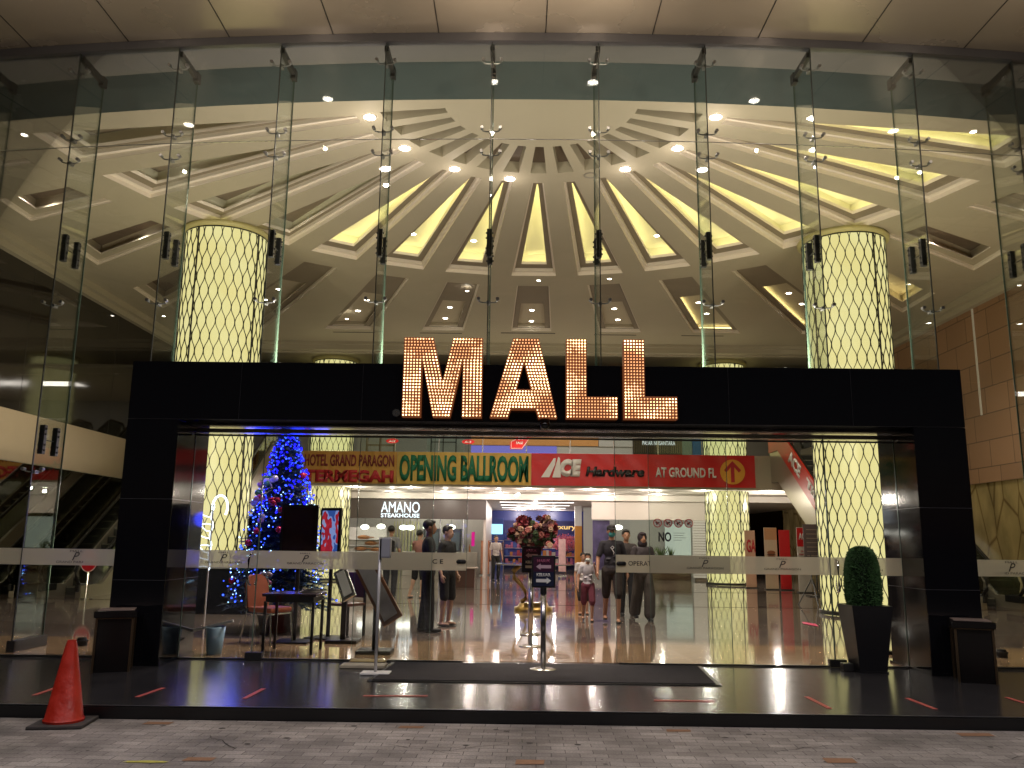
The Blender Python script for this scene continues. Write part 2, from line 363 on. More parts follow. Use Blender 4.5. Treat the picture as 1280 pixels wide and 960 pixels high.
# outdoor canopy soffit
SOFF = mat('canopy_panel', (.49, .42, .335), .26, .35, var=.10, vscale=.7, rvar=.05)
m = MB(); n = 40
xs = [-16 + 32 * i / n for i in range(n + 1)]
for i in range(n):
    a, b = xs[i], xs[i + 1]
    m.face([(a, -2, 8.2), (b, -2, 8.2), (b, fy(b) + .0, 8.2), (a, fy(a) + .0, 8.2)])
    m.face([(a, -2, 8.5), (b, -2, 8.5), (b, -2, 8.2), (a, -2, 8.2)])
    m.face([(a, -2, 8.6), (b, -2, 8.6), (b, fy(b), 8.6), (a, fy(a), 8.6)])
canopy = tag(m.build('canopy', SOFF), kind='structure')
JT = mat('dark_joint', (.03, .025, .02), .6)
m = MB()
for k in range(-9, 10):
    x = k * 1.45; m.box(x - .006, x + .006, -2, fy(x) - .03, 8.193, 8.2)
m.box(-16, 16, 4.9, 4.912, 8.193, 8.2)
m.build('panel_joint', JT, canopy)

# lobby ceiling with sunburst coffers
H, CY = 8.2, 12.05
def front(x): return 12.0 + .0105 * x * x
class Wg:
    def __init__(s, th): s.u = (math.sin(th), math.cos(th)); s.v = (math.cos(th), -math.sin(th))
    def P(s, r, w_): return (s.u[0] * r + s.v[0] * w_, CY + s.u[1] * r + s.v[1] * w_)
    def quad(s, r0, w0, r1, w1): return [s.P(r0, -w0), s.P(r0, w0), s.P(r1, w1), s.P(r1, -w1)]
    def clip(s, r0, w0, r1, w1, ylim, xlim, e=0):
        k = (w1 - w0) / (r1 - r0); out = []
        for sg in (-1, 1):
            best = 99
            a = s.u[1] + sg * s.v[1] * k; c = CY + sg * s.v[1] * (w0 - k * r0)
            if a > 1e-4: best = min(best, (ylim - e - c) / a)
            a = s.u[0] + sg * s.v[0] * k; c = sg * s.v[0] * (w0 - k * r0)
            if abs(a) > 1e-4:
                L_ = (xlim - e) * (1 if a > 0 else -1); best = min(best, (L_ - c) / a)
            out.append((best, sg * (w0 + k * (best - r0))))
        return [s.P(r0, -w0), s.P(r0, w0), s.P(*out[1]), s.P(*out[0])]
def z3(l, z): return [(x, y, z) for x, y in l]
holes = []
RING_SHADE = mat('coffer_ring_shade', (.27, .225, .16), .6)  # darker than the ceiling: shade on the ring faces put into the colour
ceil_children = []
PITCH = 11.25
for k in range(-7, 8):
    th = R(k * PITCH + .4); g = Wg(th)
    # short dark wedge
    q = g.quad(1.55, .075, 2.62, .15); holes.append(q)
    b = MB(); b.loft([z3(q, H), z3(q, H + .22)], [0, 1]); ceil_children.append(('recess', b, [CREAM, BROWN]))
    # long coffer
    o = g.quad(3.05, .11, 8.78, .58); holes.append(o)
    o2 = g.quad(3.10, .075, 8.66, .50); inn = g.quad(3.5, .012, 8.36, .325); inn2 = g.quad(3.5, .012, 8.33, .31); cav = g.quad(3.42, .06, 8.55, .52)
    lit = (-3 <= k <= 7)
    if not lit: inn = g.quad(3.5, .05, 8.45, .40); inn2 = g.quad(3.5, .05, 8.42, .385); cav = g.quad(3.42, .07, 8.55, .52)
    b = MB()
    b.loft([z3(o, H), z3(o, H + .09), z3(o2, H + .095), z3(o2, H + .17), z3(inn, H + .175), z3(inn2, H + .235), z3(cav, H + .24), z3(cav, H + .5)], [1, 1, 1, 5, 1, 1, 2, 3 if lit else 4])  # unlit coffers get the darker top in place of shade
    ceil_children.append(('coffer', b, [CREAM, MOULD, COVE, COVE, TAUPE, RING_SHADE], (g, inn2, cav, lit, k)))
    # second row
    o = g.clip(9.65, .44, 14.65, .66, 26.65, 11.05); holes.append(o)
    o2 = g.clip(9.68, .41, 14.65, .63, 26.65, 11.05, .03)
    side = abs(k) >= 4
    if side:
        inn = g.clip(10.1, .26, 14.65, .42, 26.65, 11.05, .32); cav = g.clip(10.0, .36, 14.65, .55, 26.65, 11.05, .18)
    else:
        inn = g.clip(11.75, .33, 14.65, .45, 26.65, 11.05, .06); cav = g.clip(11.65, .40, 14.65, .53, 26.65, 11.05, .02)
    lit2 = k in (2, 3, 4)
    b = MB()
    ztop = H + (.42 if side else .24)
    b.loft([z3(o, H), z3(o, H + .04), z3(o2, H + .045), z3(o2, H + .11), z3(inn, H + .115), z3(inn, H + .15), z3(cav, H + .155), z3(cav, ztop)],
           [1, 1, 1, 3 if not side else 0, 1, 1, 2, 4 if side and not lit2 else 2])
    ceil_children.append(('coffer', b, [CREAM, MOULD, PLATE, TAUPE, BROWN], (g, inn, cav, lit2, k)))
bm = bmesh.new()
def loop(pts):
    vs_ = [bm.verts.new((x, y, H)) for x, y in pts]
    return [bm.edges.new((vs_[i], vs_[(i + 1) % len(vs_)])) for i in range(len(vs_))]
nf = 30
outer = [(-12.2 + 24.4 * i / nf, front(-12.2 + 24.4 * i / nf)) for i in range(nf + 1)] + [(12.2, 28.46), (-12.2, 28.46)]
E_ = loop(outer)
for h in holes: E_ += loop(h)
bmesh.ops.triangle_fill(bm, use_beauty=True, use_dissolve=False, edges=E_, normal=(0, 0, -1))
me = bpy.data.meshes.new('ceiling'); bm.to_mesh(me); bm.free(); me.materials.append(CREAM)
ceiling = bpy.data.objects.new('ceiling', me); COL.objects.link(ceiling); tag(ceiling, kind='structure')
for it in ceil_children:
    c = it[1].build(it[0], it[2], ceiling, flip=False)
    if len(it) > 3:
        g, inn, cav, lit, k = it[3]
        if lit:
            z = max(v.co.z for v in c.data.vertices if True) ; zl = H + (.255 if it[2][3] is COVE else .165)
            s_ = MB()
            def lerp(a, b_, t): return (a[0] + (b_[0] - a[0]) * t, a[1] + (b_[1] - a[1]) * t)
            for (i, j) in ((1, 2), (2, 3), (3, 0)):
                if len(it[2]) == 5 and it[2][3] is TAUPE and (i, j) != ((3, 0) if k > 0 else (1, 2)) and (i, j) != (2, 3): continue
                a = lerp(inn[i], cav[i], .55); b_ = lerp(inn[j], cav[j], .55)
                dx, dy = b_[0] - a[0], b_[1] - a[1]; L_ = math.hypot(dx, dy); nx, ny = -dy / L_ * .014, dx / L_ * .014
                a = lerp(a, b_, .06 if (i, j) != (2, 3) else .02); 
                s_.face([(a[0] - nx, a[1] - ny, zl), (b_[0] - nx, b_[1] - ny, zl), (b_[0] + nx, b_[1] + ny, zl), (a[0] + nx, a[1] + ny, zl)])
            s_.build('led_strip', LEDY, c, flip=False)
# ceiling edge bulkhead and glazing pocket
m = MB()
for i in range(nf):
    a, b = outer[i], outer[i + 1]
    m.face([(a[0], a[1], H), (b[0], b[1], H), (b[0], b[1], 8.9), (a[0], a[1], 8.9)], 0)
    m.face([(a[0], fy(a[0]), 8.85), (b[0], fy(b[0]), 8.85), (b[0], b[1], 8.85), (a[0], a[1], 8.85)], 1)
    m.face([(a[0], fy(a[0]), 8.2), (b[0], fy(b[0]), 8.2), (b[0], fy(b[0]), 8.9), (a[0], fy(a[0]), 8.9)], 1)
m.build('front_bulkhead', [BULK, mat('pocket_paint', (.20, .19, .18), .6)], ceiling, flip=False)
# rear bulkhead, cornice and side cornices
m = MB(); m.box(-12.2, 12.2, 28.46, 28.8, 7.93, 8.5); m.box(-12.2, 12.2, 28.34, 28.459, 8.10, 8.198); m.box(-12.2, 12.2, 28.8, 40, 7.90, 7.929)
m.build('rear_bulkhead', CREAM, ceiling)
for s in (-1, 1):
    m = MB(); x = s * 12.2
    m.box(min(x, x - s * .30), max(x, x - s * .30), 13.6, 28.3, 8.02, 8.196); m.box(min(x, x - s * .16), max(x, x - s * .16), 13.6, 28.3, 7.86, 8.018)
    m.build('cornice', CREAM, ceiling)
m = MB(); m.box(-.9, .9, 26.86, 26.95, 8.19, 8.199)
for k in (-2, -1, 1, 2): m.box(k * 2.9 - .7, k * 2.9 + .7, 27.0, 27.06, 8.19, 8.199)
m.build('air_slot', mat('air_slot_black', (.05, .045, .04), .6), ceiling)
m = MB(); m.lathe([(.13, 0), (.13, -.012), (.10, -.016), (.085, -.004)], (1.0, 14.72, 8.2), 28); m.build('speaker_grille', mat('grille', (.3, .27, .22), .5), ceiling)

# side walls
DWALL = mat('dark_mirror_stone', (.020, .016, .012), .06, spec=.5, ior=1.75, var=.4, vscale=.7, rvar=.02)
TANW = None
def tan_mat():
    m = bpy.data.materials.new('tan_wall_panels'); m.use_nodes = True; N = m.node_tree.nodes; L = m.node_tree.links
    b = N['Principled BSDF']; tc = N.new('ShaderNodeTexCoord'); sp = N.new('ShaderNodeSeparateXYZ'); cb = N.new('ShaderNodeCombineXYZ')
    L.new(tc.outputs['Object'], sp.inputs[0]); L.new(sp.outputs[1], cb.inputs[0]); L.new(sp.outputs[2], cb.inputs[1])
    br = N.new('ShaderNodeTexBrick'); br.inputs['Scale'].default_value = 1; br.inputs['Brick Width'].default_value = 1.05; br.inputs['Row Height'].default_value = .70; br.offset = .37; br.offset_frequency = 2; br.squash = 1.6; br.squash_frequency = 3
    br.inputs['Mortar Size'].default_value = .012; br.inputs['Mortar Smooth'].default_value = .1
    br.inputs['Color1'].default_value = (.30, .17, .095, 1); br.inputs['Color2'].default_value = (.36, .205, .115, 1); br.inputs['Mortar'].default_value = (.10, .055, .03, 1)
    L.new(cb.outputs[0], br.inputs['Vector']); L.new(br.outputs[0], b.inputs['Base Color']); b.inputs['Roughness'].default_value = .45
    return m
TANW = tan_mat()
GOLDM = None
def gold_mat():
    m = bpy.data.materials.new('gold_veined_marble'); m.use_nodes = True; N = m.node_tree.nodes; L = m.node_tree.links
    b = N['Principled BSDF']; tc = N.new('ShaderNodeTexCoord'); b.inputs['Roughness'].default_value = .12
    mp = N.new('ShaderNodeMapping'); mp.inputs['Rotation'].default_value = (R(38), 0, 0); mp.inputs['Scale'].default_value = (1, 1, .45); L.new(tc.outputs['Object'], mp.inputs[0])
    v = N.new('ShaderNodeTexVoronoi'); v.feature = 'DISTANCE_TO_EDGE'; v.inputs['Scale'].default_value = 1.5; L.new(mp.outputs[0], v.inputs[0])
    cr = N.new('ShaderNodeValToRGB'); cr.color_ramp.elements[0].position = .0; cr.color_ramp.elements[0].color = (.14, .09, .035, 1); cr.color_ramp.elements[1].position = .05; cr.color_ramp.elements[1].color = (.34, .26, .12, 1)
    L.new(v.outputs['Distance'], cr.inputs[0])
    n = N.new('ShaderNodeTexNoise'); n.inputs['Scale'].default_value = 2; n.inputs['Detail'].default_value = 7; L.new(mp.outputs[0], n.inputs[0])
    mu = N.new('ShaderNodeMixRGB'); mu.blend_type = 'OVERLAY'; mu.inputs[0].default_value = .8; L.new(cr.outputs[0], mu.inputs[1]); L.new(n.outputs[0], mu.inputs[2])
    L.new(mu.outputs[0], b.inputs['Base Color']); return m
GOLDM = gold_mat()
t = tag(bpy.data.objects.new('side_wall', None), 'long dark mirror-polished stone wall with a cream band beneath, left of the lobby', 'wall'); COL.objects.link(t); t.location = (-12.2, 20, 0)
m = MB(); m.box(-12.4, -12.2, 11.4, 40, 4.32, 8.25); m.build('stone_cladding', DWALL, t, world=True)
m = MB(); m.box(-12.5, -12.195, 11.4, 40, 3.14, 4.318); m.build('cream_band', mat('cream_render', (.62, .50, .36), .55, var=.05), t, world=True)
m = MB(); m.box(-14.2, -12.2, 11.4, 40, 3.05, 3.139); m.build('soffit', CREAM, t, world=True)
m = MB(); m.box(-11.9, -11.7, 15.0, 40, 0, 3.049); m.build('mirror_wall', mat('bronze_mirror', (.42, .40, .34), .03, 1), t, world=True)
m = MB()
for k in range(12): y = 13 + k * 2.2; m.box(-12.2005, -12.197, y, y + .012, 4.33, 8.0)
m.build('panel_joint', JT, t, world=True)
t = tag(bpy.data.objects.new('side_wall', None), 'tan panelled wall above gold veined marble, right of the lobby', 'wall'); COL.objects.link(t); t.location = (12.2, 20, 0)
m = MB(); m.box(12.2, 12.4, 11.4, 40, 3.1, 8.25); m.build('tan_panels', TANW, t, world=True)
m = MB(); m.box(12.28, 12.4, 11.4, 40, 0, 3.099); m.build('marble_cladding', GOLDM, t, world=True)
m = MB(); m.box(12.17, 12.199, 22.3, 22.36, 4.9, 7.9); m.build('cable_duct', WHITE, t, world=True)

# =================================================================  GLASS FACADE
fac = thing('glass_facade', 'tall curved frameless glass wall with fins and steel spider fittings', 'glass wall', (0, 10.3, 0))
def pane(x0, x1, z0, z1, par=fac, yy=None):
    b = MB(); y0, y1 = (fy(x0), fy(x1)) if yy is None else (yy, yy)
    b.loft([[(x0 + .004, y0, z) , (x1 - .004, y1, z), (x1 - .004, y1 + .012, z), (x0 + .004, y0 + .012, z)] for z in (z0, z1)], capstart=True)
    return b.build('glass_pane', GLASS, par, world=True)
ZJ = [3.49, 6.66, 6.675, 8.1]
for i in range(len(FX) - 1):
    a, b = FX[i], FX[i + 1]
    low = 3.49 if abs((a + b) / 2) < 4.9 else .02
    if low < 1:
        pane(a, b, .02, 3.48)
        bd = MB(); bd.loft([[(a + .004, fy(a) - .002, z), (b - .004, fy(b) - .002, z)] for z in (1.06, 1.26)], close=False, capend=False)
        bnd = bd.build('frosted_band', FROST, fac, world=True, flip=False)
        if abs(a + b) / 2 < 8:
            mx, my = (a + b) / 2, fy((a + b) / 2) - .006
            GOLD_T = bpy.data.materials.get('band_lettering') or mat('band_lettering', (.05, .045, .04), .4)
            text('MALL', GOLD_T, bnd, mx, my, 1.232, .16, .022, ext=.001)
            text('P', GOLD_T, bnd, mx, my, 1.17, .09, .10, ext=.001, shear=.4)
            text('GRAND PARAGON', GOLD_T, bnd, mx, my, 1.10, .48, .028, ext=.001)
            for c in kids(bnd): c.location = Vector(c.location) - world_loc(bnd)
    pane(a, b, 3.49, 6.664); pane(a, b, 6.674, 8.1)
# fins
SPIDM = mat('satin_spider_steel', (.30, .30, .30), .38, .8)
def spider(z, x, parent):
    y = fy(x); b = MB()
    for s in (-1, 1):
        b.tube([(x, y + .06, z), (x + s * .07, y + .06, z), (x + s * .108, y + .055, z + .008), (x + s * .122, y + .03, z + .03)], .009, 6)
        b.cyl((x + s * .122, y - .012, z + .035), (x + s * .122, y + .05, z + .035), .022, .022, 12)
    b.box(x - .02, x + .02, y + .04, y + .13, z - .02, z + .02)
    return b.build('spider_fitting', SPIDM, parent, world=True)
for x in FX:
    y = fy(x); z0 = 3.5 if abs(x) < 4.95 else .12
    b = MB(); b.box(x - .009, x + .009, y + .02, y + .68, z0, 5.27); b.box(x - .009, x + .009, y + .02, y + .68, 5.275, 8.1); b.build('glass_fin', FINGL, fac, world=True)
    b = MB(); b.box(x - .006, x + .006, y - .004, y + .016, z0, 8.1); b.build('silicone_seam', SILIC, fac, world=True)
    b = MB(); b.box(x - .0105, x + .0105, y + .683, y + .690, z0, 8.1); b.build('fin_edge', GEDGE, fac, world=True)
    b = MB(); b.box(x - .03, x + .03, y + .05, y + .70, 7.99, 8.07); b.box(x - .035, x + .035, y + .6, y + .72, 7.95, 8.1); b.build('fin_shoe', DSTEEL, fac, world=True)
    for z in (7.80, 6.80, 6.46, 4.43): spider(z, x, fac)
    zs = [5.27]
    if z0 < 1: spider(2.22, x, fac); zs.append(2.65)
    for zc in zs:
        b = MB()
        for yy in (y + .16, y + .47):
            b.box(x - .035, x + .035, yy - .035, yy + .035, zc - .19, zc + .19, .008)
            for q in (-.14, -.07, .07, .14): b.cyl((x - .05, yy, zc + q), (x + .05, yy, zc + q), .014, n=8)
        b.cyl((x, y + .16, zc), (x, y + .47, zc), .006, n=6)
        b.build('fin_plate', DSTEEL, fac, world=True)
    if z0 < 1: b = MB(); b.box(x - .05, x + .05, y - .02, y + .72, .004, .14, .006); b.build('fin_base', DSTEEL, fac, world=True)
# head channel (follows curve) and horizontal joint
b = MB()
for i in range(n):
    a, c = xs[i], xs[i + 1]
    b.loft([[(a, fy(a) - .05, 8.08), (a, fy(a) + .06, 8.08), (a, fy(a) + .06, 8.198), (a, fy(a) - .05, 8.198)], [(c, fy(c) - .05, 8.08), (c, fy(c) + .06, 8.08), (c, fy(c) + .06, 8.198), (c, fy(c) - .05, 8.198)]], capend=False)
b.build('head_channel', mat('grey_aluminium', (.20, .20, .22), .35, .6), fac, world=True)
b = MB()
for i in range(len(FX) - 1):
    a, c = FX[i] + .01, FX[i + 1] - .01
    b.loft([[(a, fy(a) + .001, z), (c, fy(c) + .001, z), (c, fy(c) + .011, z), (a, fy(a) + .011, z)] for z in (6.6655, 6.6725)], capstart=True)
b.build('horizontal_joint', mat('glass_joint_bright', (.35, .36, .33), .25), fac, world=True)
for sx in (-1, 1): b = MB(); b.box(min(sx * 4.95, sx * 10.9), max(sx * 4.95, sx * 10.9), 10.27, 10.30, .004, .03); b.build('base_channel', DSTEEL, fac, world=True)

# =================================================================  PORTAL
por = thing('entrance_portal', 'wide black polished granite portal framing the mall entrance', 'portal', (0, 9.75, 0))
for s in (-1, 1):
    b = MB(); b.box(min(s * 4.32, s * 4.93), max(s * 4.32, s * 4.93), 9.75, 10.75, 0, 2.786, .006); p = b.build('pier', BLACKG, por, world=True)
    b = MB()
    for z in (.93, 1.85):
        b.box(min(s * 4.318, s * 4.932), max(s * 4.318, s * 4.932), 9.748, 10.752, z, z + .004)
    b.build('joint_line', SEAM, p, world=True)
    b = MB(); b.box(min(s * 4.30, s * 4.95), max(s * 4.30, s * 4.95), 9.72, 10.78, 0, .03, .004); b.build('skirting', BLACKG, p, world=True)
b = MB(); b.box(-4.93, 4.93, 9.75, 10.75, 2.79, 3.485, .006); lin = b.build('lintel', BLACKG, por, world=True)
b = MB()
for x in (-3.62, -2.17, 2.17, 3.62): b.box(x - .0015, x + .0015, 9.7485, 9.752, 2.8, 3.48)
b.box(-4.93, 4.93, 9.7485, 9.752, 2.789, 2.792); b.build('joint_line', mat('faint_joint', (.03, .03, .033), .3), lin, world=True)
b = MB(); b.box(-4.3, 4.3, 10.1, 10.7, 2.765, 2.785); b.build('soffit_panel', mat('mirror_soffit', (.35, .32, .30), .12, .8), lin, world=True)

# =================================================================  DOOR GLAZING
LET = mat('band_lettering_dark', (.05, .045, .04), .4)
door = thing('entrance_glazing', 'frameless glass doors and side panes with a frosted band inside the portal', 'glass doors', (0, 10.3, 0))
def leaf(name, x0, x1, y, z1=2.70, logo=None, slide=False):
    b = MB(); b.box(x0 + .003, x1 - .003, y, y + .012, .012, z1); p = b.build(name, GLASS, door, world=True)
    b = MB(); b.face([(x0 + .003, y - .003, 1.06), (x1 - .003, y - .003, 1.06), (x1 - .003, y - .003, 1.27), (x0 + .003, y - .003, 1.27)])
    f = b.build('frosted_band', FROST, p, world=True, flip=False)
    for xx in (x0 + .003, x1 - .003): b = MB(); b.box(xx - .003, xx + .003, y - .001, y + .013, .012, z1); b.build('glass_edge', GEDGE, p, world=True)
    for lx in (logo or []):
        text('MALL', LET, f, lx, y - .006, 1.243, .13, .016, ext=.001, world=True)
        text('P', LET, f, lx, y - .006, 1.18, .085, .085, ext=.001, shear=.4, world=True)
        text('GRAND PARAGON', LET, f, lx, y - .006, 1.125, .44, .024, ext=.001, world=True)
    return p
leaf('side_pane', -4.32, -3.45, 10.3, logo=[-3.86])
leaf('side_pane', -3.45, -1.34, 10.3, logo=[-2.87])
leaf('side_pane', 1.286, 3.453, 10.3, logo=[1.95, 2.88])
leaf('side_pane', 3.453, 4.32, 10.3, logo=[3.86])
pl = leaf('sliding_door', -2.28, -.925, 10.36)
text('C E', LET, pl, -1.275, 10.354, 1.165, .13, .055, ext=.001, bold=.02, world=True)
pr = leaf('sliding_door', .881, 2.269, 10.36)
text('OPERATIO', LET, pr, 1.215, 10.354, 1.17, .36, .055, ext=.001, bold=.01, world=True)
for pp, x in ((pl, -.99), (pr, .95)):
    b = MB(); b.cap((x - .035, 10.35, 1.165), (x + .035, 10.35, 1.165), .026); o = b.build('door_pull', BLACK, pp, world=True, smooth=True)
for x in (-3.52, 3.53):
    b = MB(); y = 10.24
    b.tube([(x, y + .06, .86), (x, y, .88), (x - .01, y - .02, .95), (x - .01, y - .02, 1.16), (x, y, 1.22), (x, y + .06, 1.24)], .013, 8)
    b.tube([(x + .035, y + .13, .86), (x + .035, y + .18, .9), (x + .035, y + .18, 1.2), (x + .035, y + .13, 1.24)], .013, 8)
    b.build('door_handle', CHROME, door, world=True, smooth=True)
b = MB(); b.box(-4.3, 4.3, 10.27, 10.41, 2.70, 2.75); b.build('head_rail', STEEL, door, world=True)
b = MB(); b.cyl((-4.3, 10.22, 2.66), (4.3, 10.22, 2.66), .012, n=8); b.build('support_tube', DSTEEL, door, world=True)
for xa, xb in ((-4.32, -.95), (.9, 4.32)): b = MB(); b.box(xa, xb, 10.29, 10.33, .003, .02); b.build('floor_channel', DSTEEL, door, world=True)
for x in (-3.42, 3.48): b = MB(); b.box(x - .10, x + .10, 10.27, 10.35, .004, .09, .006); b.build('patch_fitting', DSTEEL, door, world=True)
# prohibition stickers
STK = glass('white_sticker_film', (.9, .9, .9), .5, .9, (.95, .9, .85))
for i in range(4):
    x = 1.39 + i * .1265; z = 1.655
    b = MB(); b.lathe([(0.0001, 0), (.042, 0)], (0, 0, 0), 24); o = b.build('prohibition_sticker', STK, door, flip=False); o.location = (x, -.003, z); o.rotation_euler = (PI / 2, 0, 0)
    b = MB(); b.lathe([(.042, .001), (.053, .001)], (0, 0, 0), 24); 
    b.rbox((0, 0, .0035), (.085, .009, .001), (0, 0, R(-45))); r_ = b.build('red_ring', mat('sticker_red', (.5, .06, .04), .4), o, flip=False)
    b = MB(); b.rbox((0, .004, .0018), (.05, .014, .001), (0, 0, R(10 * i))); b.rbox((-.008, -.01, .0018), (.014, .026, .001), (0, 0, R(-15 * i))); b.build('pictogram', BLACK, o)
text('NO', BLACK, door, 1.475, 10.296, 1.49, .155, .115, ext=.001, bold=.03, world=True)
b = MB()
for k, wd in enumerate((.14, .12, .15, .10)): b.box(1.58, 1.58 + wd, 10.296, 10.297, 1.535 - k * .028, 1.539 - k * .028)
b.build('small_print', BLACK, door, world=True)

# =================================================================  LANTERN COLUMNS
def column_glow(name, s):
    m = bpy.data.materials.new(name); m.use_nodes = True; N = m.node_tree.nodes; L = m.node_tree.links; N.clear()
    e = N.new('ShaderNodeEmission'); o = N.new('ShaderNodeOutputMaterial'); tc = N.new('ShaderNodeTexCoord')
    n = N.new('ShaderNodeTexNoise'); n.inputs['Scale'].default_value = 1.6; n.inputs['Detail'].default_value = 3; L.new(tc.outputs['Object'], n.inputs[0])
    mx = N.new('ShaderNodeMix'); mx.data_type = 'RGBA'; mx.inputs[6].default_value = (.92, .76, .27, 1); mx.inputs[7].default_value = (1.0, .93, .47, 1)
    L.new(n.outputs[0], mx.inputs[0]); L.new(mx.outputs[2], e.inputs[0]); e.inputs[1].default_value = s
    g = N.new('ShaderNodeBsdfPrincipled'); g.inputs['Base Color'].default_value = (.08, .07, .04, 1); g.inputs['Roughness'].default_value = .3
    ad = N.new('ShaderNodeAddShader'); L.new(e.outputs[0], ad.inputs[0]); L.new(g.outputs[0], ad.inputs[1]); L.new(ad.outputs[0], o.inputs[0])
    return m
CG = column_glow('glowing_onyx_skin', .76)
RIMY = mat('column_rim_glow', (.55, .50, .22), .5)  # yellow glow of the column put into the rim colour
WIRE = mat('lattice_metal', (.02, .02, .018), .4, .5)
def column(x, y, rad, top, label, z0=0):
    t = thing('lantern_column', label, 'column', (x, y, 0), group='glowing lattice columns of the lobby')
    b = MB(); b.lathe([(rad, z0 + .06), (rad, top - .12)], n=56); b.build('glowing_skin', CG, t, smooth=True)
    N_ = 56 if rad > .8 else 48; st = 2 * PI / N_; per = .66; b = MB(); nz = int((top - .2 - z0) / per * 12)
    for i in range(N_):
        sg = 1 if i % 2 else -1; pts = []
        for j in range(nz + 1):
            z = z0 + .08 + (top - .24 - z0) * j / nz; ph = 2 * PI * z / per
            s_ = math.cos(ph); s_ = math.copysign(abs(s_) ** .85, s_)
            a = (i + .5) * st + sg * st * .48 * s_
            pts.append((a, z))
        loops = []
        hw = .0072 / rad
        for a, z in pts:
            loops.append([((rad + dr) * math.cos(a + da), (rad + dr) * math.sin(a + da), z) for da, dr in ((-hw, .002), (-hw, .016), (hw, .016), (hw, .002))])
        b.loft(loops, close=False, capend=False)
    b.build('lattice', WIRE, t)
    b = MB()
    for k in range(4):
        a = R(-112 + 90 * k) if x < 0 else R(-68 + 90 * k)
        b.cyl(((rad + .01) * math.cos(a), (rad + .01) * math.sin(a), z0 + .05), ((rad + .01) * math.cos(a), (rad + .01) * math.sin(a), top - .14), .018, n=6)
    b.build('lattice_seam', WIRE, t)
    b = MB(); b.lathe([(rad + .02, top - .16), (rad + .02, top - .13), (rad - .02, top - .13)], n=56); b.build('lattice_ring', WIRE, t)
    b = MB(); b.lathe([(rad + .01, top - .13), (rad + .09, top - .12), (rad + .11, top - .06), (rad + .05, top - .003)], n=56); b.build('cornice_ring', RIMY, t, smooth=True)
    b = MB(); b.lathe([(rad + .05, z0 + .006), (rad + .05, z0 + .08), (rad, z0 + .09)], n=56); b.build('base_ring', DSTEEL, t)
    return t
column(-6.95, 18, .875, 8.2, 'large glowing yellow column with black lattice, left, beside the blue Christmas tree')
column(6.98, 18, .875, 8.2, 'large glowing yellow column with black lattice, right, behind the clipped topiary')
column(-7.0, 30, .75, 7.9, 'smaller glowing column passing behind the orange banner, far left')
column(7.15, 30, .75, 7.9, 'smaller glowing column passing behind the red arrow banner, far right')

# =================================================================  GALLERY (upper floor)
gal = thing('upper_gallery', 'upper shopping floor carried over the ground-floor mall behind the banners', 'gallery', (0, 28.5, 0))
GW = mat('gallery_plaster', (.55, .48, .38), .5)
b = MB(); b.box(-12.19, 12.16, 28.5, 44.5, 3.36, 4.30); b.build('floor_slab', GW, gal, world=True)
b = MB(); b.box(-12.19, 12.16, 28.44, 28.499, 3.2, 4.36); b.build('fascia', mat('fascia_paint', (.42, .37, .28), .5), gal, world=True)
b = MB(); b.box(-12.19, 12.16, 28.5, 30.2, 3.22, 3.359); b.box(-12.19, 12.16, 30.9, 32.4, 3.2, 3.359); b.box(-12.19, 12.16, 32.4, 44.5, 2.98, 3.2); b.build('soffit', mat('mall_ceiling_paint', (.66, .60, .54), .5), gal, world=True)
GR = glass('railing_glass', (.93, .97, .95), .8)
for x in [-7.5 + 1.5 * k for k in range(10)]:
    b = MB(); b.box(x + .02, x + 1.48, 28.5, 28.512, 4.40, 5.30); b.build('railing_glass', GR, gal, world=True)
    b = MB(); b.box(x - .015, x + .015, 28.52, 28.56, 4.36, 5.34); b.build('railing_post', STEEL, gal, world=True)
b = MB(); b.cyl((-7.5, 28.54, 5.36), (7.6, 28.54, 5.36), .025, n=10); b.build('handrail', STEEL, gal, world=True)
b = MB(); b.box(-12.19, 12.16, 36.5, 36.7, 4.3, 8.0); b.build('rear_wall', mat('gallery_wall', (.30, .30, .29), .5), gal, world=True)
b = MB(); b.box(-12.19, 12.16, 28.9, 36.4, 7.3, 7.4); b.build('gallery_ceiling', CREAM, gal, world=True)
lamp('gallery_light', 'AREA', (0, 32, 7.25), 260, (1, .88, .80), 14, (0, 0, 0), 1)
# things on the gallery
def slab(name, label, cat, x0, x1, y0, y1, z0, z1, m_, group=None, bev=.01):
    t = thing(name, label, cat, ((x0 + x1) / 2, (y0 + y1) / 2, z0), group=group); return t
t = thing('wood_counter', 'long orange-brown timber counter seen over the gallery railing', 'counter', (.2, 34, 4.3))
b = MB(); b.box(-2.2, 3.0, 34, 34.6, 5.26, 5.68, .01); b.build('timber_front', mat('orange_timber', (.42, .20, .06), .45, var=.15, vscale=3), t, world=True)
b = MB(); b.box(-2.2, 4.6, 34.05, 34.5, 4.31, 5.25); b.box(3.02, 4.6, 34.0, 34.5, 5.25, 5.68); b.build('base_panel', mat('grey_panel', (.34, .33, .32), .5), t, world=True)
b = MB(); b.box(-2.2, 1.3, 34.02, 34.045, 4.9, 5.24); b.build('light_panel', emis('violet_panel', (.30, .26, .80), .55), t, world=True)
t = thing('market_stall', 'dark slatted stall with white lettering above the red banner', 'stall', (4.9, 31, 4.3))
b = MB(); b.box(4.0, 5.82, 31, 31.2, 4.31, 5.55, .01); b.build('dark_board', mat('dark_slat', (.05, .04, .03), .5), t, world=True)
b = MB()
for k in range(26): x = 4.03 + k * .0695; b.box(x, x + .018, 30.985, 30.999, 4.7, 5.53)
b.build('slat', mat('slat_tan', (.22, .16, .09), .5), t, world=True)
LW = emis('white_lettering', (.9, .88, .85), .75)
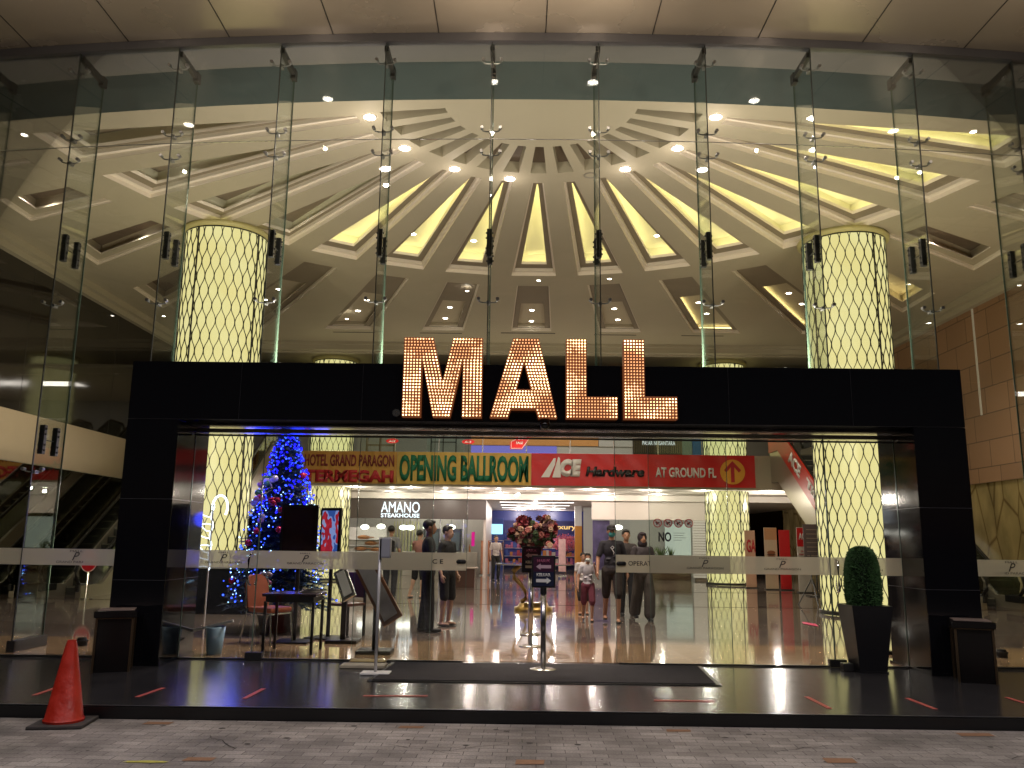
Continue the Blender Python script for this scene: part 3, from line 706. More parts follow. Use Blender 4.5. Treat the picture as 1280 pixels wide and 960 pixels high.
text('PASAR NUSANTARA', LW, t, 4.95, 30.98, 5.06, 1.22, .15, bold=.01, world=True)
text('SELAMAT DATANG', mat('dim_lettering', (.5, .48, .42), .5), t, 4.95, 30.98, 5.27, .8, .05, world=True)
t = thing('blue_partition', 'narrow blue and teal partition beside the dark lettered stall', 'partition', (6.3, 32, 4.3))
b = MB(); b.box(5.95, 6.4, 32, 32.1, 4.31, 5.7); b.build('teal_panel', mat('teal_panel', (.16, .24, .25), .4), t, world=True)
b = MB(); b.box(6.42, 6.8, 31.98, 32.1, 4.31, 5.7); b.build('blue_panel', mat('blue_panel', (.03, .13, .40), .4), t, world=True)
t = thing('shelf_unit', 'brown open shelf unit beside the upper part of the left column', 'shelf', (-5.3, 30, 4.3))
WD = mat('brown_wood', (.16, .09, .045), .5, var=.2)
b = MB()
for z in (4.4, 4.75, 5.1, 5.45): b.box(-5.75, -4.75, 30, 30.3, z, z + .04)
for x in (-5.78, -5.3, -4.78): b.box(x, x + .04, 30, 30.3, 4.31, 5.6)
b.build('shelf_frame', WD, t, world=True)
t = thing('window_kiosk', 'pale blue kiosk with dark window frames on the gallery', 'kiosk', (-3.1, 31, 4.3))
b = MB(); b.box(-3.7, -2.3, 31.1, 31.2, 4.31, 5.7); b.build('pale_panel', mat('pale_blue_panel', (.38, .45, .50), .4), t, world=True)
b = MB()
for x in (-3.55, -3.1, -2.62): b.box(x, x + .035, 31.06, 31.099, 4.5, 5.55)
for z in (4.5, 5.0, 5.5): b.box(-3.55, -2.6, 31.05, 31.06, z, z + .035)
b.build('window_frame', BLACK, t, world=True)
for x, lb in ((-4.6, 'small oval red sticker on the gallery glass, left of the pair'), (-2.0, 'small oval red sticker on the gallery glass, above the green lettering')):
    t = thing('oval_sticker', lb, 'sticker', (x, 28.48, 4.74), group='oval red stickers on the gallery glass')
    b = MB(); b.prism([(.22 * math.cos(a), .08 * math.sin(a)) for a in [2 * PI * k / 24 for k in range(24)]], 0, .006); b.build('oval', RED, t)
    text('ACE', WHITE, t, 0, -.004, 0, .24, .07, bold=.02, shear=.25)
t = thing('arrow_sign', 'red arrow-shaped sale sign hanging on the gallery railing', 'sign', (-.2, 28.44, 4.5))
pl_ = [(-.36, 0), (.05, 0), (.34, .42), (.30, .50), (-.02, .54), (-.16, .50), (-.20, .34), (-.36, .26)]
b = MB(); b.prism(pl_, 0, .05); b.build('arrow_board', RED, t)
b = MB(); b.tube([(x * .9 - .0, -.006, z * .88 + .03) for x, z in pl_] + [(pl_[0][0] * .9, -.006, .03)], .008, 5); b.build('white_outline', WHITE, t)
text('SHOW', WHITE, t, .06, -.005, .37, .30, .10, bold=.02); text('SALE', WHITE, t, -.04, -.005, .22, .24, .09, bold=.02)

# banners
BAN = mat('orange_banner_cloth', (.56, .29, .06), .6, var=.08, vscale=1.5, bump=.3, bscale=2)
BAN2 = mat('yellow_banner_cloth', (.62, .40, .09), .6, var=.08, vscale=1.5, bump=.3, bscale=2)
MAROON = mat('maroon_print', (.20, .02, .02), .6); REDP = mat('red_print', (.42, .012, .02), .6); GREENP = mat('green_print', (.0, .13, .06), .6)
def cloth(x0, x1, z0, z1, y, amp=.021):
    b = MB(); nx, nz = 60, 8; V = [[b.bm.verts.new((x0 + (x1 - x0) * i / nx, y + amp * math.sin(i * .9 + j * .6) * math.sin(j * .7 + i * .13), z0 + (z1 - z0) * j / nz)) for j in range(nz + 1)] for i in range(nx + 1)]
    for i in range(nx):
        for j in range(nz): b.bm.faces.new((V[i][j], V[i + 1][j], V[i + 1][j + 1], V[i][j + 1]))
    return b
def banner(label, x0, x1, m_):
    t = thing('banner', label, 'banner', ((x0 + x1) / 2, 28.4, 3.27)); b = cloth(x0, x1, 3.275, 4.365, 28.40); b.build('cloth', m_, t, world=True, smooth=True, flip=False); return t
t = banner('long orange banner with maroon and red hotel lettering, left end', -7.62, -4.40, BAN)
text('HOTEL GRAND PARAGON', MAROON, t, -6.02, 28.375, 4.05, 3.05, .40, world=True, bold=.03)
text('TERMEGAH', REDP, t, -6.02, 28.375, 3.52, 3.05, .42, world=True, bold=.06)
t = banner('yellow banner with tall green ballroom lettering, centre left', -4.39, .16, BAN2)
text('OPENING BALLROOM', GREENP, t, -2.12, 28.375, 3.82, 4.38, .90, world=True, bold=.045)
t = banner('long red banner with white shop letters and a yellow arrow disc', .17, 7.75, RED)
b = MB(); b.prism([(.42, 3.52), (.80, 3.52), (.88, 3.74), (1.02, 3.52), (1.26, 3.52), (1.14, 4.22), (.98, 4.20), (.86, 4.02)], 28.365, 28.375)
t_ = MB()
text('CE', WHITE, t, 1.50, 28.372, 3.88, .74, .60, world=True, bold=.09, shear=.15)
# the pointed letter A of the shop logo, cut in three strokes
b.bm.free(); b = MB()
b.prism([(.50, 3.55), (.78, 3.55), (.97, 3.98), (1.0, 4.20), (.93, 4.20)], 28.366, 28.374); b.prism([(.88, 3.55), (1.17, 3.55), (1.14, 4.20), (1.08, 4.25)], 28.366, 28.374); b.build('letter_stroke', WHITE, t, world=True)
text('Hardware', BLACK, t, 3.0, 28.372, 3.76, 2.0, .34, world=True, bold=.05, shear=.2)
text('AT GROUND FL', WHITE, t, 5.40, 28.372, 3.76, 2.06, .34, world=True, bold=.03)
b = MB(); b.prism([(6.98 + .42 * math.cos(a), 3.80 + .42 * math.sin(a)) for a in [2 * PI * k / 36 for k in range(36)]], 28.362, 28.37); b.build('yellow_disc', mat('yellow_print', (.70, .33, .03), .5), t, world=True)
b = MB(); b.prism([(6.92, 3.45), (7.04, 3.45), (7.04, 3.96), (7.19, 3.78), (7.27, 3.86), (6.98, 4.17), (6.69, 3.86), (6.77, 3.78), (6.92, 3.96)], 28.352, 28.36); b.build('up_arrow', REDP, t, world=True)

# =================================================================  ESCALATORS
ESC = mat('escalator_panel', (.40, .36, .30), .28, .6)
STEP = mat('escalator_step', (.05, .05, .05), .4, .4); RUB = mat('black_handrail_rubber', (.01, .01, .01), .35)
ESG = glass('escalator_glass', (.85, .92, .88), .9)
def escalator(x0, x1, label, board=None):
    t = thing('escalator', label, 'escalator', ((x0 + x1) / 2, 20.5, 0), group='escalators at both sides of the lobby')
    yb, yt, zt = 20.9, 27.5, 4.30
    def prof(off): return [(yb - 1.0, off), (yb, off), (yt, zt + off), (yt + 1.0, zt + off)]
    for nm, xa, xb in (('balustrade_base', x0 - .08, x0 + .04), ('balustrade_base', x1 - .04, x1 + .08)):
        lo = [(yb - 1.0, .0), (yb + .9, 0.0), (yt + .25, zt - .85), (yt + 1.0, zt - .85)]; hi = [(yb - 1.0, .28), (yb, .28), (yt, zt + .28), (yt + 1.0, zt + .28)]
        b = MB(); P_ = lo + hi[::-1]
        b.loft([[(xa, y, z) for y, z in P_], [(xb, y, z) for y, z in P_]], capend=True, capstart=True); b.build(nm, ESC, t, world=True)
    for xx in (x0, x1):
        b = MB(); P_ = [(yb - .9, .29), (yb, .29), (yt, zt + .29), (yt + .9, zt + .29), (yt + .9, zt + .88), (yt, zt + .9), (yb, .9), (yb - .8, .88), (yb - 1.0, .6)]
        b.loft([[(xx - .006, y, z) for y, z in P_], [(xx + .006, y, z) for y, z in P_]], capend=True, capstart=True); b.build('glass_balustrade', ESG, t, world=True)
        pts = [(xx, yb - .5, .26), (xx, yb - .95, .30), (xx, yb - 1.12, .45), (xx, yb - 1.17, .62), (xx, yb - 1.08, .82), (xx, yb - .88, .92), (xx, yb - .1, .93), (xx, yb + .1, .99), (xx, yt - .1, zt + .87), (xx, yt + .1, zt + .93), (xx, yt + .9, zt + .93), (xx, yt + 1.05, zt + .8), (xx, yt + 1.05, zt + .5), (xx, yt + .9, zt + .35)]
        b = MB(); b.tube(pts, .042, 8); b.build('handrail', RUB, t, world=True, smooth=True)
        b = MB(); b.box(xx - .05, xx + .05, yb - 1.05, yb - .4, .14, .30, .02); b.build('newel_base', BLACK, t, world=True)
    b = MB(); ns = 21
    for k in range(ns):
        y = yb + (yt - yb) * k / ns; z = zt * k / ns; b.box(x0 + .05, x1 - .05, y, y + (yt - yb) / ns, z, z + zt / ns)
    b.box(x0 + .05, x1 - .05, yt + .001, yt + 1.0, zt - .2, zt - .002)
    b.build('steps', STEP, t, world=True)
    b = MB()
    for k in range(ns):
        y = yb + (yt - yb) * k / ns; z = zt * (k + 1) / ns; b.box(x0 + .06, x1 - .06, y - .006, y - .001, z - .03, z - .006)
    b.build('step_nosing', mat('step_edge', (.30, .28, .22), .4, .3), t, world=True)
    b = MB(); P_ = [(yb + .9, .0), (yt + .25, zt - .85), (yt + 1.0, zt - .85), (yt + 1, zt - .3), (yt, zt - .3), (yb, -.0)]
    b.loft([[(x0 + .045, y, z) for y, z in P_], [(x1 - .045, y, z) for y, z in P_]], capend=True, capstart=True); b.build('truss', ESC, t, world=True)
    if board:
        xx, th = board
        b = MB(); P_ = [(yb + .3, .42), (yt, zt + .16), (yt + .95, zt + .16), (yt + .95, zt + 1.0), (yt, zt + 1.0), (yb + .3, 1.22)]
        b.loft([[(xx - th, y, z) for y, z in P_], [(xx, y, z) for y, z in P_]], capend=True, capstart=True); b.build('red_board', mat('orange_red_board', (.50, .025, .012), .35), t, world=True)
        return t
    return t
ea = escalator(8.38, 9.4, 'right escalator nearest the banner with a red lettered side board', (8.30, .05))
sl = math.atan2(4.3, 6.6)
def esc_text(s, d0, wd, h, **k):
    yc, zc = 27.3 - d0 * math.cos(sl), 4.30 + .62 - d0 * math.sin(sl) - .1
    me_o = text(s, WHITE, ea, 8.24, yc, zc, wd, h, world=True, rx=0, bold=.06, **k)
    M_ = Matrix(((0, 0, -1), (-math.cos(sl), math.sin(sl), 0), (-math.sin(sl), -math.cos(sl), 0))).to_4x4()
    # local x runs down the slope towards the viewer, local y is up, local z faces -X
    M_ = Matrix(((0, 0, -1, 0), (-math.cos(sl), -math.sin(sl), 0, 0), (-math.sin(sl), math.cos(sl), 0, 0), (0, 0, 0, 1)))
    me_o.data.transform(M_)
esc_text('ACE', 1.75, 1.2, .42); esc_text('The helpful', 4.55, 3.3, .36)
escalator(10.5, 11.35, 'outer right escalator beside the gold marble wall')
escalator(-9.4, -8.38, 'left escalator rising behind the blue Christmas tree')
escalator(-11.35, -10.5, 'outer left escalator beside the dark mirror wall')

# =================================================================  GROUND-FLOOR SHOPS
# restaurant on the left
t = thing('restaurant_front', 'restaurant front with dark fascia and white glowing lettering, left of the corridor', 'shop front', (-4, 33, 0))
b = MB(); b.box(-8.3, -1.5, 32.8, 33, 2.22, 2.975, .01); b.build('fascia', mat('dark_fascia', (.075, .055, .05), .4), t, world=True)
SG = emis('sign_white_glow', (.82, .90, 1), 2.2)
text('AMANO', SG, t, -4.83, 32.78, 2.66, 1.5, .42, world=True, bold=.0)
text('STEAKHOUSE', SG, t, -4.83, 32.78, 2.34, 1.5, .15, world=True, bold=.015)
b = MB(); b.box(-8.3, -1.5, 37, 37.1, 0, 2.9); b.build('rear_wall', mat('shop_back_wall', (.45, .44, .40), .5), t, world=True)
b = MB(); b.box(-1.6, -1.5, 33, 41, 0, 2.975); b.build('side_wall', mat('shop_side_wall', (.55, .48, .44), .4), t, world=True)
b = MB(); b.box(-8.3, -5.6, 34.5, 34.6, 0, 1.9); b.build('menu_wall', mat('white_boards', (.50, .48, .45), .5), t, world=True)
b = MB()
for k in range(9): b.box(-5.6 + k * .13, -5.56 + k * .13, 36.6, 36.64, 0, 2.2)
b.build('bamboo_screen', mat('bamboo', (.45, .45, .22), .5), t, world=True)
for x in (-4.2, -3.3, -2.4): 
    b = MB(); b.box(x, x + .04, 33.02, 33.06, 0, 2.22); b.build('window_post', STEEL, t, world=True)
b = MB(); b.box(-4.1, -1.62, 33.03, 33.042, .05, 2.2); b.build('shop_window', GLASS, t, world=True)
for i, (x, z) in enumerate(((-6.5, 1.5), (-6.2, 1.27), (-6.6, 1.05), (-5.95, 1.02))):
    pb = thing('serving_board', ['uppermost oval wooden serving board', 'middle oval wooden serving board', 'lower left oval wooden serving board', 'lower right oval wooden serving board'][i] + ' on the restaurant shelf wall', 'serving board', (x, 34.4, z), group='wooden serving boards on the restaurant wall')
    b = MB(); b.ball((0, 0, 0), (.26, .03, .085), 3); b.cyl((.22, 0, 0), (.42, 0, 0), .025, .02, 8); b.build('board', mat('board_wood', (.28, .12, .05), .5), pb)
    b = MB(); b.ball((-.02, -.035, .02), (.15, .05, .05), 2); b.build('bread_loaf', mat('bread_crust', (.40, .18, .07), .7, var=.3, vscale=12), pb)
if 0:
    pass
t2 = thing('display_shelves', 'white shelves on the restaurant wall under the serving boards', 'shelves', (-6.4, 34.4, .85))
for z in (1.40, 1.15, .92): b = MB(); b.box(-7.6, -5.65, 34.3, 34.49, z, z + .02); b.build('shelf', WHITE, t2, world=True)
GLB = emis('globe_lamp', (1, .95, .85), 5)
g0 = thing('pendant_lamp', 'round white pendant lamp glowing inside the restaurant', 'lamp', (-6.4, 34, 1.9), group='pendant lamps inside the restaurant')
b = MB(); b.ball((0, 0, 0), (.17, .17, .10), 3); b.build('shade', GLB, g0, smooth=True); b = MB(); b.cyl((0, 0, .1), (0, 0, 1.05), .008, n=6); b.build('cord', BLACK, g0)
for x, y, z in ((-5.75, 34, 1.93), (-4.85, 34, 1.9), (-4.6, 34.2, 1.9), (-3.9, 34, 1.93), (-3.0, 35, 1.95)): dup(g0, (x, y, z))
t = thing('service_counter', 'pale service counter with bottles inside the restaurant', 'counter', (-3, 34.4, 0))
b = MB(); b.box(-4.9, -1.9, 34.4, 34.9, 0, .95, .01); b.build('counter_body', mat('counter_beige', (.42, .38, .33), .4), t, world=True)
for i in range(9):
    b = MB(); x = -4.6 + i * .3; h = .12 + .1 * rnd.random(); b.lathe([(.04, 0), (.04, h), (.015, h + .05), (.015, h + .1)], (x, 34.6, .955), 10, True); b.build('bottle', mat('bottle_%s' % ['green', 'clear', 'amber'][i % 3], [(.05, .12, .05), (.5, .5, .5), (.3, .12, .03)][i % 3], .15), t, world=True)
for i, x in enumerate((-3.9, -3.0)):
    t = thing('dark_cabinet', ['dark equipment cabinet with glass panels inside the restaurant', 'second dark cabinet, next to the corridor end of the restaurant'][i], 'cabinet', (x, 36, 0)); b = MB(); b.box(x - .35, x + .35, 36, 36.5, 0, 1.9, .02); b.build('cabinet_body', mat('charcoal_cabinet', (.03, .03, .035), .3), t, world=True)
    b = MB(); b.box(x - .28, x + .28, 35.985, 35.999, 1.0, 1.75); b.build('cabinet_glass', mat('cabinet_glass', (.1, .12, .13), .1), t, world=True)
# menu counter near shop door (brown box)
t = thing('reception_desk', 'small dark wooden reception desk at the restaurant corner', 'desk', (-1.95, 26.5, 0))
b = MB(); b.box(-2.25, -1.6, 26.4, 26.8, 0, .55, .01); b.build('desk_body', mat('dark_brown_desk', (.10, .045, .03), .4), t, world=True)
b = MB(); b.box(-2.35, -1.5, 26.35, 26.85, .555, .60, .008); b.build('desk_top', mat('pale_top', (.5, .42, .36), .3), t, world=True)

# shop at corridor end
t = thing('fashion_store', 'blue fashion store front with gold letters at the corridor end', 'shop front', (.4, 41.5, 0))
b = MB(); b.box(-2.3, 3.3, 44, 44.1, 0, 2.97); b.build('rear_wall', mat('deep_blue_wall', (.02, .03, .16), .4), t, world=True)
b = MB(); b.box(-2.2, -.95, 41.5, 41.6, .0, 2.5); b.build('blue_panel', mat('bright_blue_panel', (.008, .035, .22), .35), t, world=True)
b = MB(); b.box(-.93, 3.0, 41.8, 41.9, 1.75, 2.42); b.build('fascia', mat('navy_fascia', (.02, .02, .14), .35), t, world=True)
text('EhandLuxury', emis('gold_letters', (1, .62, .22), .95), t, 1.45, 41.78, 2.09, 2.35, .30, world=True, bold=.02)
b = MB(); b.box(-1.6, -.98, 41.47, 41.5, 1.74, 2.22); b.build('video_screen', emis('cyan_screen', (.35, .80, 1), 1.5), t, world=True)
SHELF_M = [mat('goods_' + nme, c, .5) for nme, c in (('red', (.35, .03, .04)), ('pink', (.45, .12, .2)), ('purple', (.15, .04, .2)), ('blue', (.04, .08, .3)), ('cream', (.5, .42, .35)), ('orange', (.45, .16, .03)))]
t = thing('goods_shelves', 'crowded shelves of red, pink and purple goods inside the far store', 'shelves', (1, 43, 0))
b = MB()
for z in (.25, .65, 1.05, 1.45): b.box(-.9, 3.0, 43.2, 43.5, z, z + .03)
b.build('shelf_board', WHITE, t, world=True)
b = MB()
for z in (.28, .68, 1.08, 1.48):
    x = -.85
    while x < 2.9:
        wd = .06 + .12 * rnd.random(); h = .12 + .2 * rnd.random(); b.mi = rnd.randrange(6); b.box(x, x + wd, 43.15, 43.4, z, z + h); x += wd + .02
tag(b.build('goods', SHELF_M, t, world=True), kind='stuff')
t = thing('clothes_rack', 'rack of dark brown garments in front of the blue store panel', 'clothes rack', (-1.2, 36, 0))
b = MB()
b.cyl((-1.5, 36, 1.42), (-.85, 36, 1.42), .012, n=8)
for x in (-1.5, -.85): b.cyl((x, 36, 0), (x, 36, 1.42), .012, n=8)
b.build('rail', STEEL, t, world=True)
for k in range(5):
    x = -1.42 + k * .13; b = MB(); b.loft([[(x - .03, 35.9, z), (x + .03, 35.9, z), (x + .03, 36.1, z), (x - .03, 36.1, z)] for z in (.55, 1.2, 1.36)], capstart=True); b.build('garment', mat('garment_brown', (.10 + .03 * (k % 2), .04, .035), .8), t, world=True)
t = thing('product_standee', 'orange patterned product standee at the left corridor side', 'standee', (-1.62, 35.8, 0))
b = MB(); b.box(-1.8, -1.44, 35.8, 35.84, .02, 1.42, .005); b.build('printed_panel', mat('orange_print', (.50, .20, .10), .4, var=.5, vscale=6), t, world=True)
b = MB(); b.box(-1.85, -1.4, 35.7, 36.0, 0, .05); b.build('foot', STEEL, t, world=True)
t = thing('product_standee', 'white and pink product standee beside the pink tree', 'standee', (1.63, 36, 0))
b = MB(); b.rbox((1.63, 36, .85), (.30, .03, 1.35), (R(-6), 0, 0)); b.build('printed_panel', mat('pink_white_print', (.60, .36, .35), .4, var=.4, vscale=5), t, world=True)
b = MB(); b.box(1.45, 1.8, 35.85, 36.2, 0, .05); b.build('foot', STEEL, t, world=True)
t = thing('pink_banner', 'slim magenta pennant hanging at the left corridor edge', 'pennant', (-2.0, 33.4, 1.2))
b = MB(); b.box(-2.08, -1.95, 33.4, 33.42, 1.2, 1.75); b.build('cloth', emis('magenta_glow', (.85, .02, .3), .7), t, world=True)
t = thing('blossom_tree', 'artificial pink blossom tree inside the far corridor', 'tree', (1.9, 38, 0))
b = MB(); b.tube([(1.9, 38, 0), (1.92, 38, .5), (1.85, 38, 1.0)], [.05, .04, .03], 8)
for k in range(7): a = k * .9; b.tube([(1.88, 38, .8), (1.88 + .3 * math.cos(a), 38 + .3 * math.sin(a), 1.2 + .1 * (k % 3))], [.02, .008], 5)
b.build('trunk', mat('tree_bark', (.10, .06, .05), .8), t, world=True)
b = MB()
for k in range(900):
    a, u, rr = rnd.random() * 2 * PI, rnd.random() * 2 - 1, rnd.random() ** .4; c = Vector((1.88 + .62 * rr * math.cos(a) * math.sqrt(1 - u * u), 38 + .5 * rr * math.sin(a) * math.sqrt(1 - u * u), 1.36 + .40 * rr * u))
    s_ = .035; e1 = Vector((rnd.gauss(0, 1), rnd.gauss(0, 1), rnd.gauss(0, 1))).normalized(); e2 = e1.orthogonal().normalized(); b.face([c + e1 * s_, c + e2 * s_, c - e1 * s_, c - e2 * s_])
tag(b.build('blossom', mat('pink_blossom', (.60, .14, .20), .7), t, world=True, flip=False), kind='stuff')
t = thing('corridor_pillar', 'square pillar with an orange wrap beside the walking man', 'pillar', (2.5, 37.5, 0))
b = MB(); b.box(2.28, 2.58, 37.5, 37.8, 0, 2.97); b.build('shaft', WHITE, t, world=True)
b = MB(); b.box(2.27, 2.59, 37.48, 37.499, .5, 2.1); b.build('orange_wrap', mat('orange_wrap', (.62, .25, .02), .4), t, world=True)

# right-hand kiosk
t = thing('glass_kiosk', 'cream-topped glass kiosk to the right of the corridor', 'kiosk', (4.7, 33, 0))
b = MB(); b.box(2.62, 7.6, 32.9, 33.0, 2.28, 2.975, .01); b.build('fascia', mat('cream_fascia', (.66, .58, .52), .5), t, world=True)
b = MB(); b.box(2.66, 6.5, 33.0, 33.012, .0, 2.27); b.build('shop_window', GLASS, t, world=True)
b = MB(); b.box(2.62, 7.6, 37, 37.1, 0, 2.9); b.build('rear_wall', mat('kiosk_wall', (.36, .37, .35), .5), t, world=True)
b = MB(); b.box(2.68, 3.35, 33.3, 33.34, .35, 2.25); b.build('printed_panel', mat('blue_orange_print', (.10, .07, .20), .4, var=.8, vscale=3.5), t, world=True)
b = MB(); b.box(5.5, 6.5, 33.2, 33.24, .95, 2.15); b.build('frosted_panel', emis('pale_panel', (.84, .86, .74), .55), t, world=True)  # emission added to whiten the panel, which is no lamp
b = MB(); b.box(3.4, 6.5, 33.3, 33.8, .0, .55, .01); b.build('plinth', mat('brown_plinth', (.16, .08, .05), .4), t, world=True)
b = MB()
for k in range(22): b.box(6.52, 7.6, 32.95, 32.99, .1 + k * .1, .185 + k * .1)
b.build('louvre_screen', mat('louvre_white', (.62, .60, .58), .4), t, world=True)
b = MB(); b.box(6.6, 7.5, 33.0, 33.1, 0, 2.27); b.build('dark_recess', BROWN, t, world=True)
t = dup(g0, (3.75, 33.8, 2.0), label='square white lantern glowing behind the walking man', group=None); t['group'] = 'pendant lamps inside the kiosk'
for i, x in enumerate((4.9, 5.3, 5.7)):
    t = thing('potted_plant', ['spiky potted plant at the left end', 'spiky potted plant in the middle', 'spiky potted plant at the right end'][i] + ' of the kiosk plinth', 'plant', (x, 33.15, .56), group='potted plants on the kiosk plinth')
    b = MB(); b.lathe([(.09, 0), (.12, .2), (.11, .2)], n=14, capend=True); b.build('pot', mat('clay_pot', (.25, .2, .15), .7), t)
    b = MB()
    for k in range(26):
        a = rnd.random() * 6.28; l_ = .35 + .25 * rnd.random(); tl = .1 + .28 * rnd.random(); dx, dy = math.cos(a), math.sin(a); px_, py_ = -dy * .014, dx * .014
        b.face([(px_, py_, .18), (-px_, -py_, .18), (dx * tl * .6 - px_, dy * tl * .6 - py_, .18 + l_ * .7), (dx * tl, dy * tl, .18 + l_), (dx * tl * .6 + px_, dy * tl * .6 + py_, .18 + l_ * .7)])
    b.build('leaves', mat('plant_leaf', (.10, .16, .05), .5), t, flip=False)

# standees in front of the right column area
def standee(label, x0, x1, y, z1, m_, z0=.03, texts=(), m2=None, split=.62):
    t = thing('standee', label, 'standee', ((x0 + x1) / 2, y, 0), group='advertising standees under the right escalator')
    b = MB(); b.box(x0, x1, y, y + .03, z0, z1, .004); p = b.build('printed_panel', m_, t, world=True)
    if m2: b = MB(); b.box(x0 + .005, x1 - .005, y - .004, y - .001, z0 + (z1 - z0) * split, z1 - .01); b.build('header_panel', m2, p); kk = p.children[-1] if p.children else None
    if m2: kids(p)[-1].location = -Vector(world_loc(t))
    b = MB(); b.box(x0 - .03, x1 + .03, y - .1, y + .15, 0, z0); b.build('foot', DSTEEL, t, world=True)
    for s_, mm, cx, cz, w_, h_ in texts: text(s_, mm, t, cx, y - .012, cz, w_, h_, world=True, bold=.03)
    return t
PW = mat('print_white', (.60, .55, .50), .4)
standee('red and white standee with a white shop logo, hard by the right column', 8.12, 8.50, 25.6, 1.92, PW, texts=(('ACE', WHITE, 8.31, 1.66, .27, .2), ('TEMPERED', REDP, 8.31, 1.12, .3, .05), ('GLASS', REDP, 8.31, 1.22, .18, .05), ('ONLY TODAY', BLACK, 8.31, 1.02, .3, .05), ('PROMO', REDP, 8.31, .55, .2, .05)), m2=RED, split=.70)
standee('plain red standee between the burger poster and the logo standee', 8.02, 8.36, 27, 1.86, RED)
standee('cream standee printed with a burger, left of the plain red one', 7.58, 7.98, 27.1, 1.93, mat('cream_print', (.55, .42, .30), .4), texts=(('BURGER', REDP, 7.78, .5, .3, .07),), m2=mat('orange_header', (.50, .25, .12), .4), split=.8)
bt = thing('burger_picture', 'printed burger relief on the cream standee', 'picture', (7.78, 27.08, 1.1)); b = MB(); b.ball((0, 0, .05), (.13, .012, .07), 3); b.ball((0, 0, -.06), (.12, .012, .035), 3); b.build('bun', mat('bun_brown', (.25, .08, .03), .5), bt); b = MB(); b.rbox((0, -.004, -.015), (.26, .014, .03), (0, 0, 0)); b.build('patty', mat('patty_dark', (.06, .02, .01), .6), bt)
standee('orange poster standee with big red letters beside the inner column', 7.2, 7.54, 28.0, 1.85, mat('peach_print', (.55, .35, .25), .4), texts=(('GA', REDP, 7.4, 1.35, .3, .42),))
t = thing('menu_board', 'grey hanging board with faint lines beside the right column', 'board', (8.42, 24, 0))
b = MB(); b.box(7.75, 8.4, 23.9, 23.93, .9, 1.98, .004); b.build('board', mat('dark_grey_board', (.10, .075, .085), .5), t, world=True)
b = MB()
for k in range(7): b.box(7.83, 8.32 - .1 * (k % 3), 23.893, 23.899, 1.82 - k * .12, 1.84 - k * .12)
b.build('chalk_line', mat('chalk_beige', (.30, .24, .2), .6), t, world=True)
b = MB(); b.cyl((8.07, 23.92, 0), (8.07, 23.92, .9), .02, n=8); b.box(7.8, 8.35, 23.75, 24.1, 0, .03); b.build('stand', DSTEEL, t, world=True)
t = thing('tripod_easel', 'black folding tripod standing near the right lattice column', 'tripod', (6.75, 20.5, 0))
b = MB()
for a in (R(-90), R(30), R(150)): b.cyl((6.75, 20.5, .62), (6.75 + .34 * math.cos(a), 20.5 + .34 * math.sin(a), .0), .014, n=6)
b.build('leg', DSTEEL, t, world=True); b = MB(); b.cyl((6.75, 20.5, .5), (6.75, 20.5, 1.2), .012, n=6); b.build('mast', DSTEEL, t, world=True)
t = thing('floor_sticker', 'bright pink arrow sticker on the lobby floor near the right column', 'sticker', (5.0, 15.6, .006))
b = MB(); b.face([(5.0, 15.2, .008), (5.12, 15.7, .008), (5.0, 16.1, .008), (4.9, 15.7, .008)]); b.build('sticker', mat('magenta_vinyl', (.7, .03, .15), .4), t, world=True, flip=False)

# no-entry signs
def noentry(x, y, z, r, label):
    t = thing('no_entry_sign', label, 'sign', (x, y, 0), group='round no-entry signs at the escalators')
    b = MB(); b.prism([(r * .78 * math.cos(a), z + r * math.sin(a)) for a in [2 * PI * k / 32 for k in range(32)]], 0, .01); b.build('disc', mat('sign_red', (.55, .01, .02), .35), t)
    b = MB(); b.box(-r * .5, r * .5, -.004, -.001, z - r * .16, z + r * .16); b.build('white_bar', WHITE, t)
    b = MB(); b.tube([(r * .74 * math.cos(a), -.003, z + r * .95 * math.sin(a)) for a in [2 * PI * k / 32 for k in range(33)]], .008, 5); b.build('rim', WHITE, t)
    b = MB(); b.cyl((0, .025, 0), (0, .025, z - r * .4), .014, n=8); b.lathe([(.0001, 0), (.14, 0), (.14, .02), (.02, .03)], (0, .025, 0), 20); b.build('stand', STEEL, t)
    return t
noentry(-10.15, 19.6, .86, .26, 'round red no-entry sign at the foot of the outer left escalator')
noentry(11.75, 19.9, .66, .24, 'round red no-entry sign at the foot of the outer right escalator')
t = noentry(8.95, 28.3, .42, .17, 'small round no-entry sign at the top of the right escalator'); t.location.z = 4.3

